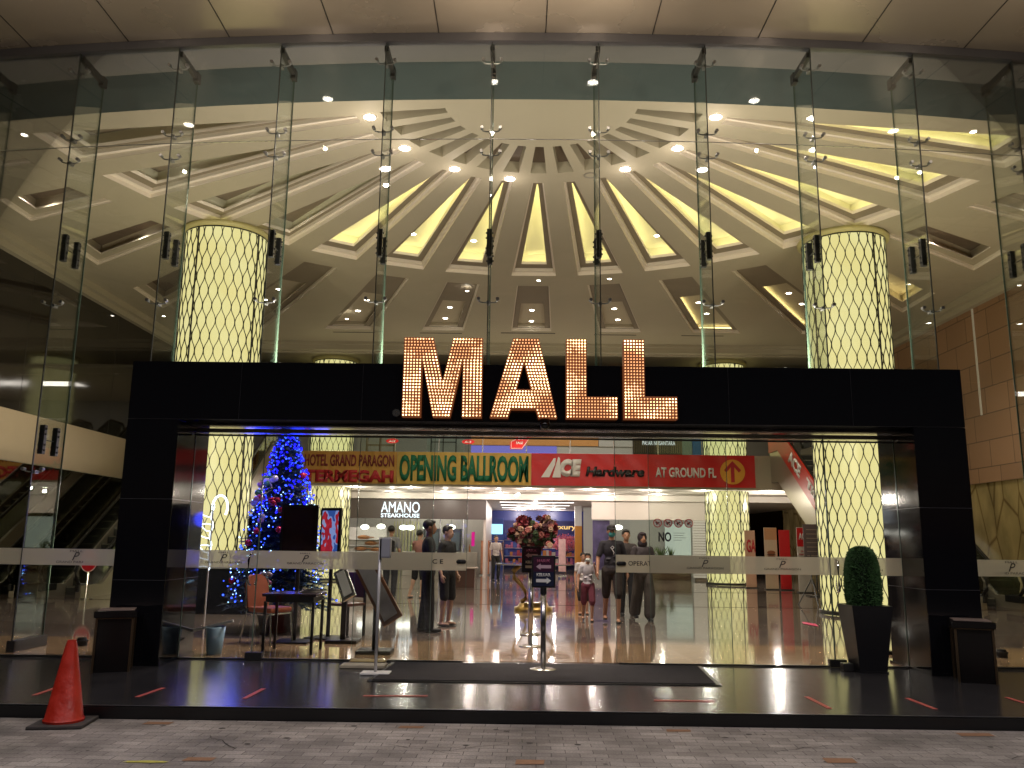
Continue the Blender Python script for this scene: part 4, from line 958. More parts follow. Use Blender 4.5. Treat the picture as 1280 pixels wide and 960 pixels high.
# =================================================================  CHRISTMAS TREE
xt = thing('christmas_tree', 'tall Christmas tree covered in blue and white lights and red baubles', 'christmas tree', (-4.05, 13.5, 0))
b = MB(); b.cyl((0, 0, 0), (0, 0, 3.1), .06, .015, 10); b.build('trunk', mat('bark', (.08, .05, .03), .8), xt)
FIR = mat('fir_needles', (.03, .07, .09), .55, var=.4, vscale=6)
b = MB(); tips = []
def trad(z): return .86 * (1 - (z - .35) / 2.95) ** .85 + .04
for i in range(430):
    z = .42 + 2.8 * (i / 430) ** 1.08; a = i * 2.39996; r_ = trad(z) * (.82 + .28 * rnd.random()); ca, sa = math.cos(a), math.sin(a)
    base = Vector((ca * .04, sa * .04, z + .06)); tip = Vector((ca * r_, sa * r_, z - .14 * r_)); tips.append(tip)
    b.cyl(base, tip, .008, .003, 4, False)
    nn = int(26 * r_ / .8) + 9
    for j in range(nn):
        t_ = .25 + .75 * j / nn; c = base.lerp(tip, t_); sp = .16 * (1.15 - t_ * .6)
        for s in (-1, 1):
            dr = Vector((-sa * s * .8 + ca * .6, ca * s * .8 + sa * .6, rnd.uniform(-.5, .5))).normalized() * sp * (.6 + .5 * rnd.random())
            nrm = Vector((rnd.uniform(-.4, .4), rnd.uniform(-.4, .4), 1)).cross(dr).normalized() * .014
            b.face([c - nrm, c + nrm, c + dr])
tag(b.build('foliage', FIR, xt, flip=False), kind='stuff')
def fairy(name, m_, cnt, r0, zr, bias=1.0):
    b = MB()
    for i in range(cnt):
        z = zr[0] + (zr[1] - zr[0]) * rnd.random(); a = rnd.random() * 2 * PI; r_ = trad(z) * (.72 + .34 * rnd.random())
        r = r0 * (.7 + .6 * rnd.random()); q = bmesh.ops.create_icosphere(b.bm, subdivisions=1, radius=r, matrix=Matrix.Translation((r_ * math.cos(a), r_ * math.sin(a), z)))
    return tag(b.build(name, m_, xt), kind='stuff')
fairy('blue_light', emis('blue_fairy_light', (.03, .08, 1), 4), 520, .013, (.45, 3.15)); fairy('white_light', emis('white_fairy_light', (.35, .65, 1), 5), 150, .010, (.45, 2.2))
fairy('blue_light', emis('deep_blue_light', (.01, .01, 1), 3), 300, .017, (1.8, 3.1))
for z, r, e in ((2.9, .25, 7), (2.3, .45, 14), (1.7, .6, 14), (1.1, .75, 10)):
    for a in (R(-120), R(-60), R(200), R(-10)): lamp('fairy_light_glow', 'POINT', (-4.05 + (r + .12) * math.cos(a), 13.5 + (r + .12) * math.sin(a), z), e * .22, (.02, .04, 1), .12)
BA = [('red_bauble', (.45, .01, .03)), ('silver_bauble', (.5, .42, .4)), ('green_bauble', (.08, .22, .06)), ('pink_bauble', (.5, .2, .22))]
BM = [mat(n_, c, .25, .3) for n_, c in BA]
for i in range(20):
    z = .6 + 2.1 * rnd.random(); a = R(-90) + (rnd.random() - .5) * 2.9; r_ = trad(z) * .98; k = rnd.choice((0, 0, 1, 2, 3))
    b = MB(); b.ball((0, 0, 0), .055, 2); o = b.build('bauble', BM[k], xt, smooth=True, loc=(r_ * math.cos(a), r_ * math.sin(a), z))
for i in range(9):
    z = .7 + 1.7 * rnd.random(); a = R(-90) + (rnd.random() - .5) * 2.4; r_ = trad(z) * 1.02; b = MB()
    for s in (-1, 1): b.ball((s * .05, 0, 0), (.055, .025, .035), 2, (0, s * .4, 0)); b.tube([(0, 0, 0), (s * .05, 0, -.1)], .012, 5)
    b.build('ribbon_bow', BM[(i + 1) % 4], xt, loc=(r_ * math.cos(a), r_ * math.sin(a), z))
b = MB(); b.lathe([(.25, 0), (.32, .3), (.3, .3)], n=20, capend=True); b.build('tub', mat('dark_tub', (.05, .02, .02), .5), xt)

# white lit reindeer-like arch left of the tree
t = thing('light_ornament', 'curled white wire ornament lit by tiny lamps, left of the Christmas tree', 'ornament', (-4.72, 12.2, 0))
b = MB(); b.tube([(0, 0, 0), (0, 0, 1.9)], .012, 6); b.build('stand', WHITE, t)
b = MB()
b.tube([(.0 + .02 * math.sin(k), 0, .95 + k * .045) for k in range(22)] , .01, 6)
b.tube([(.10 + .11 * math.cos(a), 0, 1.85 + .17 * math.sin(a)) for a in [PI * k / 14 for k in range(-3, 16)]], .016, 6)
for k in range(8): z = 1.0 + k * .1; b.tube([(0, 0, z), (-.08, 0, z + .015), (-.15, 0, z + .04 * (k % 3))], .008, 5)
b.build('lit_wire', emis('cool_white_led', (.75, .85, 1), 2.6), t)

# =================================================================  SMALL LOBBY OBJECTS, LEFT
WOODB = mat('dark_red_wood', (.10, .03, .02), .35, var=.2, vscale=8)
def picture_stand(label, x, y, w_, h, zc, face_m, tilt=0, yaw=0, rim=BLACK, pole_h=None):
    t = thing('poster_stand', label, 'poster stand', (x, y, 0), yaw)
    b = MB(); b.rbox((0, 0, zc), (w_, .05, h), (tilt, 0, 0), .008); b.build('frame', rim, t)
    b = MB(); b.rbox((0, -.028 * math.cos(tilt), zc - .028 * math.sin(tilt)), (w_ - .07, .004, h - .08), (tilt, 0, 0)); b.build('poster', face_m, t)
    b = MB(); b.cyl((0, .05, .03), (0, .05, zc), .03, n=10); b.build('pole', BLACK, t)
    b = MB(); b.box(-.24, .24, -.2, .25, 0, .03, .008); b.build('base', BLACK, t)
    return t
picture_stand('tall dark brown poster board on a stand in front of the Christmas tree', -3.40, 12.0, .52, .86, 1.46, mat('brown_gloss_poster', (.035, .012, .01), .2))
def led_poster():
    m = bpy.data.materials.new('lit_poster'); m.use_nodes = True; N = m.node_tree.nodes; L = m.node_tree.links; N.clear()
    tc = N.new('ShaderNodeTexCoord'); mp = N.new('ShaderNodeMapping'); mp.inputs['Scale'].default_value = (1, 1, .6); L.new(tc.outputs['Object'], mp.inputs[0])
    n = N.new('ShaderNodeTexNoise'); n.inputs['Scale'].default_value = 6; n.inputs['Detail'].default_value = 2; L.new(mp.outputs[0], n.inputs[0])
    cr = N.new('ShaderNodeValToRGB'); cr.color_ramp.interpolation = 'CONSTANT'; E0 = cr.color_ramp.elements
    E0[0].position = 0; E0[0].color = (.04, .10, .40, 1); E0[1].position = .44; E0[1].color = (.28, .36, .75, 1)
    for p_, c_ in ((.50, (.42, .02, .04, 1)), (.57, (.55, .03, .05, 1)), (.62, (.35, .40, .70, 1))): q = E0.new(p_); q.color = c_
    L.new(n.outputs[0], cr.inputs[0])
    e = N.new('ShaderNodeEmission'); e.inputs[1].default_value = .6; L.new(cr.outputs[0], e.inputs[0]); o = N.new('ShaderNodeOutputMaterial'); L.new(e.outputs[0], o.inputs[0]); m.cycles.emission_sampling = 'NONE'; return m
t = picture_stand('narrow backlit red and blue poster screen right of the dark poster board', -3.06, 12.5, .36, .74, 1.50, led_poster(), yaw=R(-24))
# tilted lectern signs
def tilt_stand(label, x, y, w_, l_, zc, roll, rim, paper, lean=R(-35), cat='menu stand', post=.45):
    t = thing('menu_stand', label, cat, (x, y, 0))
    rot = (lean, 0, 0)
    M_ = Euler((0, roll, 0)).to_matrix() @ Euler((lean, 0, 0)).to_matrix(); e_ = M_.to_euler()
    b = MB(); b.rbox((0, 0, zc), (w_, .045, l_), tuple(e_), .006); b.build('frame', rim, t)
    off = M_ @ Vector((0, -.026, 0)); b = MB(); b.rbox(Vector((0, 0, zc)) + off, (w_ - .08, .004, l_ - .1), tuple(e_)); b.build('menu_sheet', paper, t)
    b = MB(); b.box(-.035, .035, .02, .09, .03, zc - .03); b.build('post', BLACK, t)
    b = MB(); b.box(-.22, .22, -.12, .26, 0, .05, .01); b.build('base', BLACK, t)
    return t
PAPER = mat('menu_paper', (.62, .56, .58), .3, var=.35, vscale=7)
tilt_stand('wooden framed menu tilted on a black post, left of the entrance mat', -2.10, 10.95, .27, 1.0, .80, R(-34), mat('brown_frame', (.26, .10, .04), .3), PAPER, lean=R(-24))
tilt_stand('small tilted metal framed sign between the table and the menu', -2.72, 12.0, .20, .52, .80, R(-30), STEEL, mat('grey_sheet', (.35, .36, .33), .3))
tilt_stand('slanted brown menu seen behind the topiary planter', 4.45, 11.6, .20, .6, .85, R(35), mat('brown_frame_dark', (.18, .07, .03), .3), PAPER)
# base stones/brochures near menu stand
t = thing('brochure_box', 'low box of brochures lying at the foot of the wooden menu', 'box', (-2.0, 10.05, 0))
b = MB(); b.box(-2.28, -1.78, 9.72, 9.95, .004, .035, .004); b.build('tray', mat('cream_tray', (.45, .40, .30), .5), t, world=True)
for k in range(4): b = MB(); b.box(-2.26 + .01 * k, -1.82, 9.98 + k * .012, 10.16 + k * .01, .006 + k * .009, .014 + k * .009); b.build('brochure', mat('brochure_%s' % ['brown', 'cream', 'dark', 'gold'][k], [(.25, .12, .06), (.5, .42, .3), (.06, .05, .05), (.4, .3, .1)][k], .5), t, world=True)
# table
t = thing('side_table', 'dark square table with thin black legs beside the padded chair', 'table', (-3.16, 11.0, 0))
b = MB(); b.box(-3.50, -2.82, 10.75, 11.35, .70, .735, .006); b.build('tabletop', mat('violet_brown_top', (.07, .05, .06), .2), t, world=True)
b = MB(); b.box(-3.46, -2.86, 10.79, 11.31, .63, .698); b.build('apron', BLACK, t, world=True)
for x in (-3.46, -2.86):
    for y in (10.79, 11.31): b = MB(); b.box(x - .017, x + .017, y - .017, y + .017, 0, .64); b.build('leg', BLACK, t, world=True)
for x, y, lb in ((-2.98, 11.05, 'folded papers and cloth heaped on the dark table'),):
    q = thing('papers', lb, 'papers', (x, y, .737)); 
    for k in range(4): b = MB(); b.rbox((.02 * k, .01 * k, .006 + .012 * k), (.24, .17, .008), (0, R(3 * k), R(12 * k))); b.build('sheet', mat('paper_grey', (.4, .36, .33), .6), q)
# chair
t = thing('banquet_chair', 'orange-brown padded banquet chair with bright metal legs', 'chair', (-3.72, 11.9, 0), R(62))
UP = mat('rust_upholstery', (.32, .085, .04), .6, var=.15, vscale=12); LEGM = mat('silver_blue_leg', (.45, .5, .55), .25, .8)
b = MB(); b.box(-.21, .21, -.22, .20, .42, .49, .03); b.build('seat', UP, t)
b = MB(); b.loft([[(-w_, .21 + o, z), (w_, .21 + o, z), (w_, .26 + o, z), (-w_, .26 + o, z)] for z, w_, o in ((.48, .19, 0), (.6, .205, .01), (.78, .2, .04), (.88, .15, .06), (.915, .08, .065))], capstart=True); b.build('backrest', UP, t)
for s in (-1, 1):
    b = MB(); b.tube([(s * .19, -.20, .42), (s * .21, -.25, 0)], .012, 8); b.build('leg', LEGM, t)
    b = MB(); b.tube([(s * .20, .27, .86), (s * .215, .235, .5), (s * .21, .22, .40), (s * .21, .32, 0)], .012, 8); b.build('leg', LEGM, t)
b = MB(); b.tube([(-.2, -.2, .40), (.2, -.2, .40), (.2, .2, .40), (-.2, .2, .40), (-.2, -.2, .40)], .012, 6); b.build('seat_frame', LEGM, t)
t = thing('high_chair', 'dark wooden chair half hidden behind the poster stands', 'chair', (-2.85, 12.9, 0), R(-30))
b = MB(); b.box(-.2, .2, -.2, .2, .44, .48, .01); b.build('seat', WOODB, t)
b = MB(); b.box(-.19, .19, .18, .205, .55, .92, .01); b.build('backrest', WOODB, t)
for s in (-1, 1):
    for y, h in ((-.18, .44), (.19, .9)): b = MB(); b.box(s * .18 - .016, s * .18 + .016, y - .016, y + .016, 0, h); b.build('leg', BLACK, t)
t = thing('lectern_desk', 'dark cabinet desk standing at the foot of the left lattice column', 'desk', (-4.1, 12.9, 0))
t.location = (-6.15, 16.4, 0)
b = MB(); b.box(-.85, .85, -.2, .2, 0, .83, .01); b.build('cabinet', mat('blue_black_cabinet', (.006, .007, .010), .7, spec=.1), t)
b = MB(); b.box(-.88, .88, -.22, .22, .832, .86, .005); b.build('desktop', BLACK, t)
# hand sanitiser stand
t = thing('sanitiser_stand', 'slim silver hand sanitiser stand on a white foot, left of the mat', 'sanitiser stand', (-1.82, 9.36, 0))
b = MB(); b.box(-.15, .16, -.11, .10, .004, .025, .006); b.build('foot', WHITE, t)
b = MB(); b.cyl((0, 0, .025), (.0, 0, 1.44), .017, n=12); b.build('pole', mat('satin_aluminium', (.60, .60, .62), .4, .3), t, smooth=True)
b = MB(); b.box(.015, .12, -.06, .05, 1.22, 1.44, .02); b.build('dispenser', mat('grey_dispenser', (.30, .31, .36), .35), t)
b = MB(); b.box(.0, .016, -.05, .04, 1.20, 1.43, .004); b.build('back_plate', BLACK, t)
# bin/translucent bucket
t = thing('water_tub', 'pale blue translucent tub on the floor behind the left side pane', 'tub', (-4.05, 10.75, 0))
b = MB(); b.lathe([(.09, 0), (.12, .33), (.115, .33)], n=20, capend=False); b.build('tub_body', mat('pale_blue_plastic', (.25, .38, .5), .25), t, smooth=True)
b = MB(); b.rbox((-.02, -.03, .345), (.5, .03, .03), (0, R(-14), 0)); b.build('stick', WHITE, t)

# queue signs
def qsign(x, y, zc, label, w_=.27, h=.36):
    t = thing('direction_stand', label, 'sign stand', (x, y, 0), group='portrait arrow signs on steel posts')
    b = MB(); b.lathe([(.0001, .0), (.165, 0), (.165, .012), (.10, .028), (.03, .036)], n=32); b.build('base', STEEL, t, smooth=True)
    b = MB(); b.cyl((0, 0, .03), (0, 0, zc - h / 2 - .02), .03, n=20); b.build('post', STEEL, t, smooth=True)
    b = MB(); b.cyl((0, 0, zc - h / 2 - .07), (0, 0, zc - h / 2), .036, n=20); b.build('collar', BLACK, t)
    b = MB(); b.box(-w_ / 2, w_ / 2, -.02, .01, zc - h / 2, zc + h / 2, .006); p = b.build('sign_frame', BLACK, t)
    b = MB(); b.box(-w_ / 2 + .02, w_ / 2 - .02, -.025, -.0205, zc + .0, zc + h / 2 - .02); b.build('maroon_panel', mat('maroon_panel', (.05, .012, .035), .3), t)
    b = MB(); b.box(-w_ / 2 + .02, w_ / 2 - .02, -.025, -.0205, zc - h / 2 + .02, zc - .001); b.build('navy_panel', mat('navy_panel', (.012, .018, .05), .3), t)
    MT = mat('magenta_letter', (.35, .08, .16), .4)
    text('MASUK', MT, t, 0, -.027, zc + .12, .15, .033, bold=.03, ext=.001); text('KELUAR', WHITE, t, 0, -.027, zc - .035, .16, .036, bold=.03, ext=.001)
    for s, dz, mm in ((-1, .055, mat('pale_pink_arrow', (.55, .38, .45), .4)), (1, -.10, WHITE)):
        b = MB(); q = [(-.085, 0), (-.035, .036), (-.035, .018), (.085, .018), (.085, -.018), (-.035, -.018), (-.035, -.036)]
        b.prism([(-s * px_, zc + dz + pz) for px_, pz in q], -.029, -.0255); b.build('arrow', mm, t)
    return t
qsign(-.01, 9.78, 1.08, 'front arrow sign on a steel post standing on the entrance mat')
qsign(-.11, 11.9, 1.17, 'second arrow sign on a steel post, just behind the front one')
t = thing('barrier_post', 'plain steel queue post behind the two arrow signs', 'barrier post', (-.10, 13.4, 0))
b = MB(); b.lathe([(.0001, .0), (.16, 0), (.16, .012), (.03, .036)], n=28); b.build('base', STEEL, t, smooth=True); b = MB(); b.cyl((0, 0, .03), (0, 0, .96), .03, n=16); b.build('post', STEEL, t, smooth=True)
b = MB(); b.cyl((0, 0, .96), (0, 0, 1.02), .038, n=16); b.build('cap', BLACK, t)

# flower arrangement on gold-legged table
t = thing('console_table', 'glass-topped table on curved gold legs in the middle of the lobby', 'table', (.05, 18, 0))
GOLD = mat('antique_gold', (.45, .30, .10), .3, .9)
b = MB(); b.lathe([(.0001, .93), (.80, .93), (.80, .955), (.0001, .955)], n=48); b.build('glass_top', mat('smoked_glass_top', (.18, .17, .17), .05), t)
for s in (-1, 1):
    b = MB(); b.tube([(s * .30, 0, .92), (s * .42, 0, .80), (s * .40, 0, .66), (s * .26, 0, .52), (s * .17, 0, .38), (s * .16, 0, .24), (s * .26, 0, .16)], [.06, .055, .05, .045, .04, .04, .05], 10); b.build('leg', GOLD, t, smooth=True)
b = MB(); b.lathe([(.40, 0), (.40, .07), (.32, .09), (.30, .15), (.0001, .16)], n=36); b.build('base', GOLD, t, smooth=True)
t = thing('flower_arrangement', 'large dark red and cream flower arrangement on the gold-legged table', 'flowers', (.05, 18, .957))
b = MB(); b.lathe([(.12, 0), (.16, .12), (.12, .26), (.15, .30)], n=24); b.build('vase', mat('brown_vase', (.08, .06, .03), .3), t, smooth=True)
FM = [mat('flower_' + n_, c, .65) for n_, c in (('burgundy', (.16, .012, .02)), ('cream', (.42, .27, .18)), ('peach', (.32, .10, .08)), ('dark', (.05, .01, .015)), ('leaf', (.05, .08, .03)))]
for kind, cnt, rr in ((0, 70, .085), (1, 16, .075), (2, 18, .06), (3, 60, .075), (4, 60, .07)):
    b = MB()
    for i in range(cnt):
        a = rnd.random() * 2 * PI; u = rnd.random(); r_ = .52 * math.sqrt(rnd.random() * .75 + .25) * math.sin(.3 + u * 2.2); c = Vector((r_ * math.cos(a) * 1.05, r_ * math.sin(a) * .8, .28 + .62 * u + .1 * rnd.random()))
        if kind == 1: c.y = -abs(c.y) - .05
        for k in range(9):
            d_ = Vector((rnd.gauss(0, 1), rnd.gauss(0, 1), rnd.gauss(0, 1))).normalized(); e_ = d_.orthogonal().normalized(); f_ = d_.cross(e_)
            p_ = c + d_ * rr * .45; s_ = rr * .75; b.face([p_ + e_ * s_, p_ + f_ * s_ * .8 + d_ * .02, p_ - e_ * s_, p_ - f_ * s_ * .8 + d_ * .02])
    tag(b.build(['burgundy_flower', 'cream_rose', 'peach_flower', 'dark_foliage', 'green_leaf'][kind], FM[kind], t, flip=False), kind='stuff')
for i in range(10):
    a = rnd.random() * 2 * PI; r_ = .42 + .1 * rnd.random(); z = .35 + .5 * rnd.random(); b = MB(); b.ball((0, 0, 0), .055, 2)
    for k in range(7): b.ball((.04 * math.cos(k * .9), -.03, .04 * math.sin(k * .9)), .03, 1)
    b.build('cream_peony', FM[1 if i % 2 else 2], t, smooth=True, loc=(r_ * math.cos(a), -abs(r_ * math.sin(a)) * .8, z))

# topiary planter
t = thing('topiary', 'clipped bullet-shaped green topiary in a tapered black planter', 'topiary', (3.70, 10.12, 0))
t.location = (3.72, 10.02, 0)
b = MB(); b.loft([[(-w_, -w_, z), (w_, -w_, z), (w_, w_, z), (-w_, w_, z)] for w_, z in ((.165, .0), (.165, .02), (.155, .021), (.225, .70), (.23, .74), (.20, .741), (.195, .70))], capend=True, capstart=True); b.build('planter', mat('black_planter', (.012, .012, .014), .3), t)
TOP = mat('topiary_green', (.035, .10, .025), .7, var=.5, vscale=14)
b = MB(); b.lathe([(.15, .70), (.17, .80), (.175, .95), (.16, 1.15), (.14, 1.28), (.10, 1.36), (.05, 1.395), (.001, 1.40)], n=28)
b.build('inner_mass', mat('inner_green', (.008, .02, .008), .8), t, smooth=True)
b = MB()
for i in range(8000):
    z = .70 + .70 * rnd.random(); a = rnd.random() * 2 * PI
    pr = [(.70, .155), (.80, .178), (.95, .183), (1.15, .17), (1.28, .146), (1.36, .108), (1.40, .03)]
    for k in range(len(pr) - 1):
        if pr[k][0] <= z <= pr[k + 1][0]: f_ = (z - pr[k][0]) / (pr[k + 1][0] - pr[k][0]); r_ = pr[k][1] + (pr[k + 1][1] - pr[k][1]) * f_; break
    r_ += abs(rnd.gauss(0, .008)); c = Vector((r_ * math.cos(a), r_ * math.sin(a), z)); d_ = (Vector((math.cos(a), math.sin(a), .3)) + Vector((rnd.gauss(0, .5), rnd.gauss(0, .5), rnd.gauss(0, .5)))).normalized() * .026; e_ = d_.orthogonal().normalized() * .010
    b.face([c - e_, c + e_, c + d_])
tag(b.build('clipped_leaves', TOP, t, flip=False), kind='stuff')
b = MB(); b.box(-.30, -.18, -.06, .06, .002, .09, .01); b.build('floor_bracket', DSTEEL, t)

# litter bins
def bin_(x, y, label, rz):
    t = thing('litter_bin', label, 'litter bin', (x, y, 0), rz, 'granite litter bins beside the portal')
    BG = mat('bin_granite', (.008, .007, .007), .2, spec=.3); BR = mat('bronze_trim', (.14, .10, .06), .3, .8)
    b = MB(); b.box(-.17, .17, -.17, .17, .0, .56, .006); b.build('body', BG, t)
    b = MB(); b.box(-.21, .21, -.21, .21, .561, .63, .006); b.build('lid', BG, t)
    b = MB(); b.box(-.18, .18, -.18, .18, .632, .64, .002); b.build('ash_tray', mat('ash_tray_sand', (.20, .15, .13), .5), t)
    for sx in (-1, 1):
        for sy in (-1, 1): b = MB(); b.box(sx * .178 - .012, sx * .178 + .012, sy * .178 - .012, sy * .178 + .012, 0, .559); b.build('corner_trim', BR, t)
    b = MB(); b.box(-.19, .19, -.19, .19, .548, .5605); b.build('trim_band', BR, t)
    return t
bin_(-4.68, 9.42, 'square black litter bin with bronze edges at the left portal foot', R(20)); bin_(4.62, 9.42, 'square black litter bin with bronze edges at the right portal foot', R(-20))

# mat
t = thing('entrance_mat', 'long charcoal entrance mat lying in front of the open doors', 'mat', (0, 9.6, 0))
b = MB(); b.prismz([(-1.78, 8.93), (1.72, 8.93), (1.80, 10.20), (-1.72, 10.20)], .004, .016); b.build('carpet', mat('charcoal_carpet', (.035, .032, .034), .95, var=.3, vscale=40, bump=.8, bscale=220), t, world=True)
b = MB(); b.prismz([(-1.83, 8.88), (1.77, 8.88), (1.85, 10.22), (-1.77, 10.22)], .002, .0038 + .004); b.build('rubber_edge', RUB, t, world=True)
# tape marks
TAPE = mat('faded_red_tape', (.50, .10, .08), .5, var=.25, vscale=30)
marks = [((-1.72, 8.08), (-1.13, 8.12)), ((.95, 8.04), (1.49, 8.04)), ((-3.72, 7.88), (-3.68, 8.36)), ((-2.75, 7.87), (-2.73, 8.39)), ((2.44, 8.34), (2.45, 7.77)), ((3.385, 8.33), (3.395, 7.80)), ((4.385, 8.44), (4.40, 7.85)), ((-4.66, 7.90), (-4.67, 8.33))]
lbs = ['across, left of the mat', 'across, right of the mat', 'pointing inward, second from the left', 'pointing inward, third from the left', 'pointing inward, nearest on the right', 'pointing inward, second on the right', 'pointing inward, at the far right', 'pointing inward, beside the traffic cone']
for ((x0, y0), (x1, y1)), lb in zip(marks, lbs):
    t = thing('tape_mark', 'faded red floor tape strip ' + lb, 'floor tape', ((x0 + x1) / 2, (y0 + y1) / 2, .0), group='red tape strips on the dark platform')
    dx, dy = x1 - x0, y1 - y0; L_ = math.hypot(dx, dy); nx, ny = -dy / L_ * .022, dx / L_ * .022
    b = MB(); b.prismz([(x0 - nx, y0 - ny), (x1 - nx, y1 - ny), (x1 + nx, y1 + ny), (x0 + nx, y0 + ny)], .0025, .0045); b.build('strip', TAPE, t, world=True)
# cone
t = thing('traffic_cone', 'worn red-orange traffic cone on a square black foot by the step', 'traffic cone', (-4.02, 7.22, -.1))
CR = mat('cone_red', (.42, .022, .010), .42, var=.55, vscale=9, bump=.2, bscale=30, rvar=.12)
b = MB(); b.box(-.21, .21, -.21, .21, .0, .028, .01); b.build('foot', mat('dirty_rubber', (.045, .04, .038), .7, var=.4, vscale=9), t); kids(t)[-1].rotation_euler.z = R(8)
b = MB(); b.lathe([(.155, .028), (.158, .045), (.145, .06), (.048, .61), (.036, .655), (.034, .665), (.025, .665), (.024, .55)], n=40); o = b.build('cone_body', CR, t); smooth_angle(o, 35)

# fixtures on the lintel
t = thing('dome_camera', 'small black dome camera under the middle of the lintel', 'camera', (-.005, 9.72, 2.79))
b = MB(); b.cyl((0, 0, -.0), (0, 0, .05), .055, n=20); b.build('mount', BLACK, t); b = MB(); b.ball((0, 0, -.03), .058, 3); b.build('dome', mat('black_dome', (.01, .01, .01), .05), t, smooth=True)
t = thing('floodlight', 'small unlit round floodlight left of the letter M', 'floodlight', (-1.74, 9.66, 2.84))
b = MB(); b.cyl((0, -.05, .03), (0, .06, .03), .045, .035, 16); b.build('housing', STEEL, t); b = MB(); b.tube([(0, .06, .03), (0, .1, .03)], .012, 6); b.build('arm', BLACK, t)

# =================================================================  LIT LETTERS
LF = mat('copper_letter_face', (.10, .035, .02), .5, emit=(1, .28, .08), estr=.10, sample=False)  # faint emission stands in for bulb light falling on the face
BULBS = [emis('warm_bulb', (1, .54, .24), 3.8), emis('hot_bulb', (1, .62, .28), 7.5), emis('dim_bulb', (1, .44, .18), 1.8)]
from mathutils import noise as _nz
def inside(p, poly):
    c = False; n_ = len(poly)
    for i in range(n_):
        (x1, z1), (x2, z2) = poly[i], poly[(i + 1) % n_]
        if (z1 > p[1]) != (z2 > p[1]) and p[0] < (x2 - x1) * (p[1] - z1) / (z2 - z1) + x1: c = not c
    return c
def letter(label, outer_, x0, hole=None, slant=None):
    t = thing('sign_letter', label, 'letter', (x0, 9.66, 2.83), group='bulb-lit letters above the entrance')
    bm = bmesh.new(); es = []
    def lp(pts):
        v = [bm.verts.new((x, -.05, z)) for x, z in pts]; return [bm.edges.new((v[i], v[(i + 1) % len(v)])) for i in range(len(v))]
    es += lp(outer_); 
    if hole: es += lp(hole)
    bmesh.ops.triangle_fill(bm, use_beauty=True, edges=es)
    g = bmesh.ops.extrude_face_region(bm, geom=bm.faces[:])
    for v in [e for e in g['geom'] if isinstance(e, bmesh.types.BMVert)]: v.co.y = .08
    bmesh.ops.recalc_face_normals(bm, faces=bm.faces[:])
    me = bpy.data.meshes.new('face'); bm.to_mesh(me); bm.free(); me.materials.append(LF); o = bpy.data.objects.new('letter_body', me); COL.objects.link(o); o.parent = t
    b = MB(); sp = .0355; zmax = max(z for x, z in outer_); nz = int(zmax / sp)
    for j in range(nz):
        z = sp * .5 + j * (zmax - sp) / (nz - 1)
        # spans on this row
        X = [];
        for k in range(801):
            x = -.05 + k * 1.1 / 800; X.append(inside((x, z), outer_) and not (hole and inside((x, z), hole)))
        k = 0
        while k <= 800:
            if X[k]:
                k2 = k
                while k2 <= 800 and X[k2]: k2 += 1
                xa, xb = -.05 + k * 1.1 / 800 + .017, -.05 + (k2 - 1) * 1.1 / 800 - .017
                nn = max(1, round((xb - xa) / sp))
                for q in range(nn + 1):
                    x = xa + (xb - xa) * q / nn if nn else xa
                    v_ = _nz.noise(Vector((x * 3.2 + x0 * 5, z * 4.0, 1.3))) + rnd.uniform(-.12, .12); q_ = bmesh.ops.create_icosphere(b.bm, subdivisions=1, radius=.0098, matrix=Matrix.Translation((x, -.053, z)))
                    for f_ in {f_ for v in q_['verts'] for f_ in v.link_faces}: f_.material_index = 1 if v_ > .22 else (2 if v_ < -.16 else 0)
                k = k2
            k += 1
    tag(b.build('bulb', BULBS, t), kind='stuff')
    b = MB(); 
    xs_ = [x for x, z in outer_]
    for x in (min(xs_) + .1, max(xs_) - .1): b.box(x - .01, x + .01, .08, .095, .05, .3)
    b.build('bracket', DSTEEL, t)
    return t
HT = .945
letter('bulb-lit letter M, first letter above the entrance', [(0, 0), (.215, 0), (.215, .70), (.36, 0), (.56, 0), (.70, .70), (.70, 0), (.93, 0), (.93, HT), (.58, HT), (.465, .42), (.345, HT), (0, HT)], -1.675)
letter('bulb-lit letter A, second letter above the entrance', [(0, 0), (.213, 0), (.245, .10), (.535, .10), (.567, 0), (.785, 0), (.567, HT), (.263, HT)], -.65, hole=[(.308, .335), (.481, .335), (.395, .66)])
letter('bulb-lit letter L, third letter, left one of the two Ls', [(0, 0), (.60, 0), (.60, .255), (.24, .255), (.24, HT), (0, HT)], .24)
letter('bulb-lit letter L, last letter above the entrance', [(0, 0), (.62, 0), (.62, .265), (.245, .265), (.245, HT), (0, HT)], .915)
lamp('letter_glow', 'AREA', (0, 9.45, 3.3), 6, (1, .55, .3), 3, (R(-90), 0, 0), .8)

# =================================================================  DOWNLIGHTS
def downlight(label, r, lens, group):
    t = thing('downlight', label, 'downlight', (0, 0, 0), group=group)
    b = MB(); b.lathe([(r * 1.25, 0), (r * 1.2, -.012), (r, -.012), (r * .95, -.004)], n=24); b.build('trim', MOULD, t)
    b = MB(); b.lathe([(r * .96, -.006), (r * .6, -.014), (.0001, -.016)], n=24); b.build('lens', lens, t)
    return t
def place(proto, pts):
    for i, p in enumerate(pts):
        if i == 0: proto.location = p
        else: dup(proto, p)
place(downlight('bright round downlight in the ring at the centre of the sunburst ceiling', .095, LENSB, 'bright downlights ringing the sunburst'), [(x, y, 8.198) for x, y in RING + [(-2.84, 14.53), (3.04, 14.44)]])
pts = []
for k in (-6, -5, -4, -3, -2, -1, 2, 7):
    g = Wg(R(k * PITCH + .4)); x, y = g.P(7.7, 0); pts.append((x, y, H + .497))
place(downlight('round downlight deep in the outer end of a long sunburst coffer', .07, LENS, 'downlights in the long coffers'), pts)
pts = []
